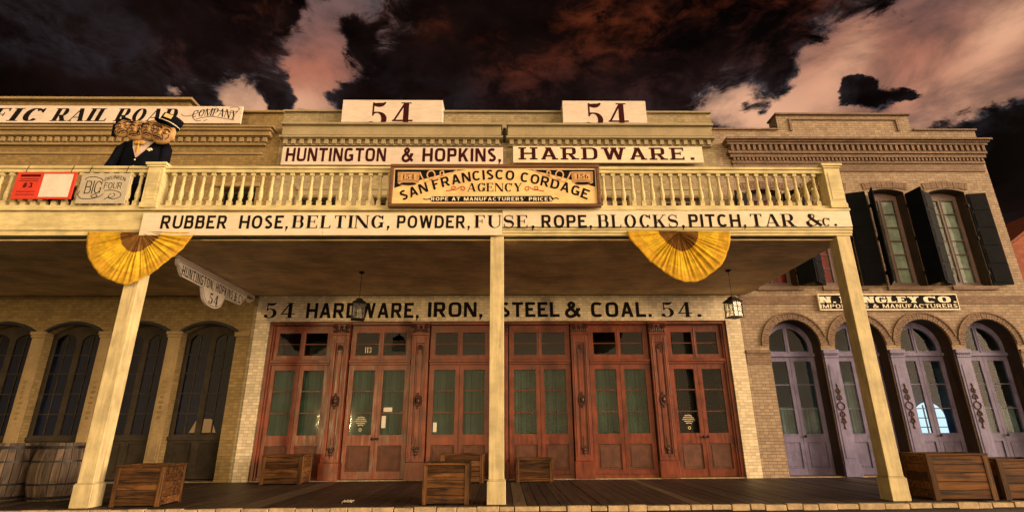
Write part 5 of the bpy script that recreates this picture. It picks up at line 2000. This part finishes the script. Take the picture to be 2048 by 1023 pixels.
mb.add([(x, front_y(x, z)-.012, z) for x, z in pts]+[(x, front_y(x, z)+.05, z) for x, z in pts], [tuple(range(6)), tuple(reversed(range(6, 12)))]+[((i+1) % 6, i, i+6, (i+1) % 6+6) for i in range(6)])
mb.build('shirt', M['shirt'], fg)
mb = MB()
for s in (-1, 1):
    mb.ball((fx+.02+s*.055, fy-.245, 6.72), .06, .03, .045, 10, 8)
mb.ball((fx+.02, fy-.26, 6.71), .03, .03, .035, 10, 8)
mb.ball((fx+.02, fy-.25, 6.58), .028, .02, .10, 10, 8)
mb.build('tie', M['tie'], fg, smooth=True)
for z in (6.33, 6.18):
    mb = MB()
    mb.ball((fx+.015, fy-.245, z), .018, .012, .018, 10, 6)
    mb.build('button', M['ivory'], fg, smooth=True)
mb = MB()
for k in range(5):
    mb.ball((fx+.24+.02*k-.04, fy-.215, 6.58+.022*math.sin(k*2.4)), .022, .012, .02, 8, 6)
mb.build('flower', M['ivory'], fg, smooth=True)
# the four masks, squeezed side by side
masks = [(-.40, 7.10, .23, -14, 0), (-.10, 7.03, .24, 2, 1), (.20, 7.03, .24, 10, 2), (.47, 6.93, .25, 26, 3)]
for dx, z, s, tilt, kind in masks:
    c = Vector((fx+dx, fy-.18-.02*kind, z))
    rot = Matrix.Rotation(R(tilt), 3, 'Y')
    def put(m, c=c, rot=rot):
        m.v = [tuple(c+rot @ Vector(p)) for p in m.v]
        return m
    mb = MB()
    mb.ball((0, 0, 0), s*.98, s*.34, s*.98, 28, 18)
    mb.ball((0, -s*.33, -s*.10), s*.13, s*.14, s*.22, 12, 8)     # nose
    mb.ball((0, -s*.34, -s*.24), s*.19, s*.12, s*.10, 12, 8)
    for e in (-1, 1):
        mb.ball((e*s*.95, 0, -s*.05), s*.12, s*.12, s*.24, 10, 8)       # ears
    m_ = put(mb).build('mask', M['skin'], fg, smooth=True)
    mb = MB()
    for e in (-1, 1):
        mb.ball((e*s*.34, -s*.29, s*.12), s*.17, s*.06, s*.12, 12, 8)
    put(mb).build('eye', M['rope'], m_, smooth=True)
    mb = MB()
    def fy_(u, v):
        return -s*.34*math.sqrt(max(.05, 1-(u/.98)**2-(v/.98)**2))-s*.02
    def draw(pts, r_):
        mb.tube([(u*s, fy_(u, v), v*s) for u, v in spline(pts, 4)], r_*s, 6)
    for e in (-1, 1):
        mb.ball((e*s*.33, -s*.345, s*.11), s*.07, s*.03, s*.08, 10, 6)
        draw([(e*.14, .26), (e*.36, .40), (e*.62, .28)], .065)
        draw([(e*.15, .06), (e*.33, -.04), (e*.54, .08)], .035)
        draw([(e*.18, -.14), (e*.40, -.32), (e*.46, -.56)], .04)
        draw([(e*.66, .10), (e*.74, -.15), (e*.62, -.42)], .03)
        draw([(e*.10, .55), (e*.35, .62), (e*.55, .52)], .03)
    draw([(-.36, -.58), (-.16, -.46), (0, -.50), (.16, -.46), (.36, -.58)], .06)
    draw([(-.18, -.68), (0, -.64), (.18, -.68)], .035)
    put(mb).build('painted_features', M['carving'], m_, smooth=True)
    if kind in (0, 2):
        mb = MB()
        for e in (-1, 1):
            for k in range(6):
                mb.ball((e*s*(.80+.03*k), -s*.05, s*(.35-.17*k)), s*.17, s*.22, s*.16, 10, 6)
        if kind == 0:
            for k in range(9):
                an = PI*k/8
                mb.ball((s*.7*math.cos(an), -s*.05, s*.85*math.sin(an)), s*.2, s*.3, s*.16, 10, 6)
        put(mb).build('hair', M['coat'], m_, smooth=True)
# conductor cap on the right hand mask
c = Vector((fx+.50, fy-.20, 7.13))
rot = Matrix.Rotation(R(22), 3, 'Y')
def put(m):
    m.v = [tuple(c+rot @ Vector(p)) for p in m.v]
    return m
mb = MB()
mb.loft([oval(0, 0, 0, .20, .17), oval(0, 0, .16, .205, .175), oval(0, 0, .22, .20, .17), oval(0, 0, .235, .15, .13)])
mb.loft([oval(-.02, -.10, -.015, .19, .16), oval(-.02, -.12, .0, .19, .16)])
cap = put(mb).build('cap', M['coat'], fg, smooth=True)
mb = MB()
for z in (.045,):
    mb.loft([oval(0, 0, z, .207, .177), oval(0, 0, z+.014, .207, .177)], caps=False)
put(mb).build('cap_band', M['ivory'], cap, smooth=True)
mb = MB()
mb.box(-.06, .11, -.185, -.172, .11, .20)
put(mb).build('cap_badge', M['ochre'], cap, bevel=.004)
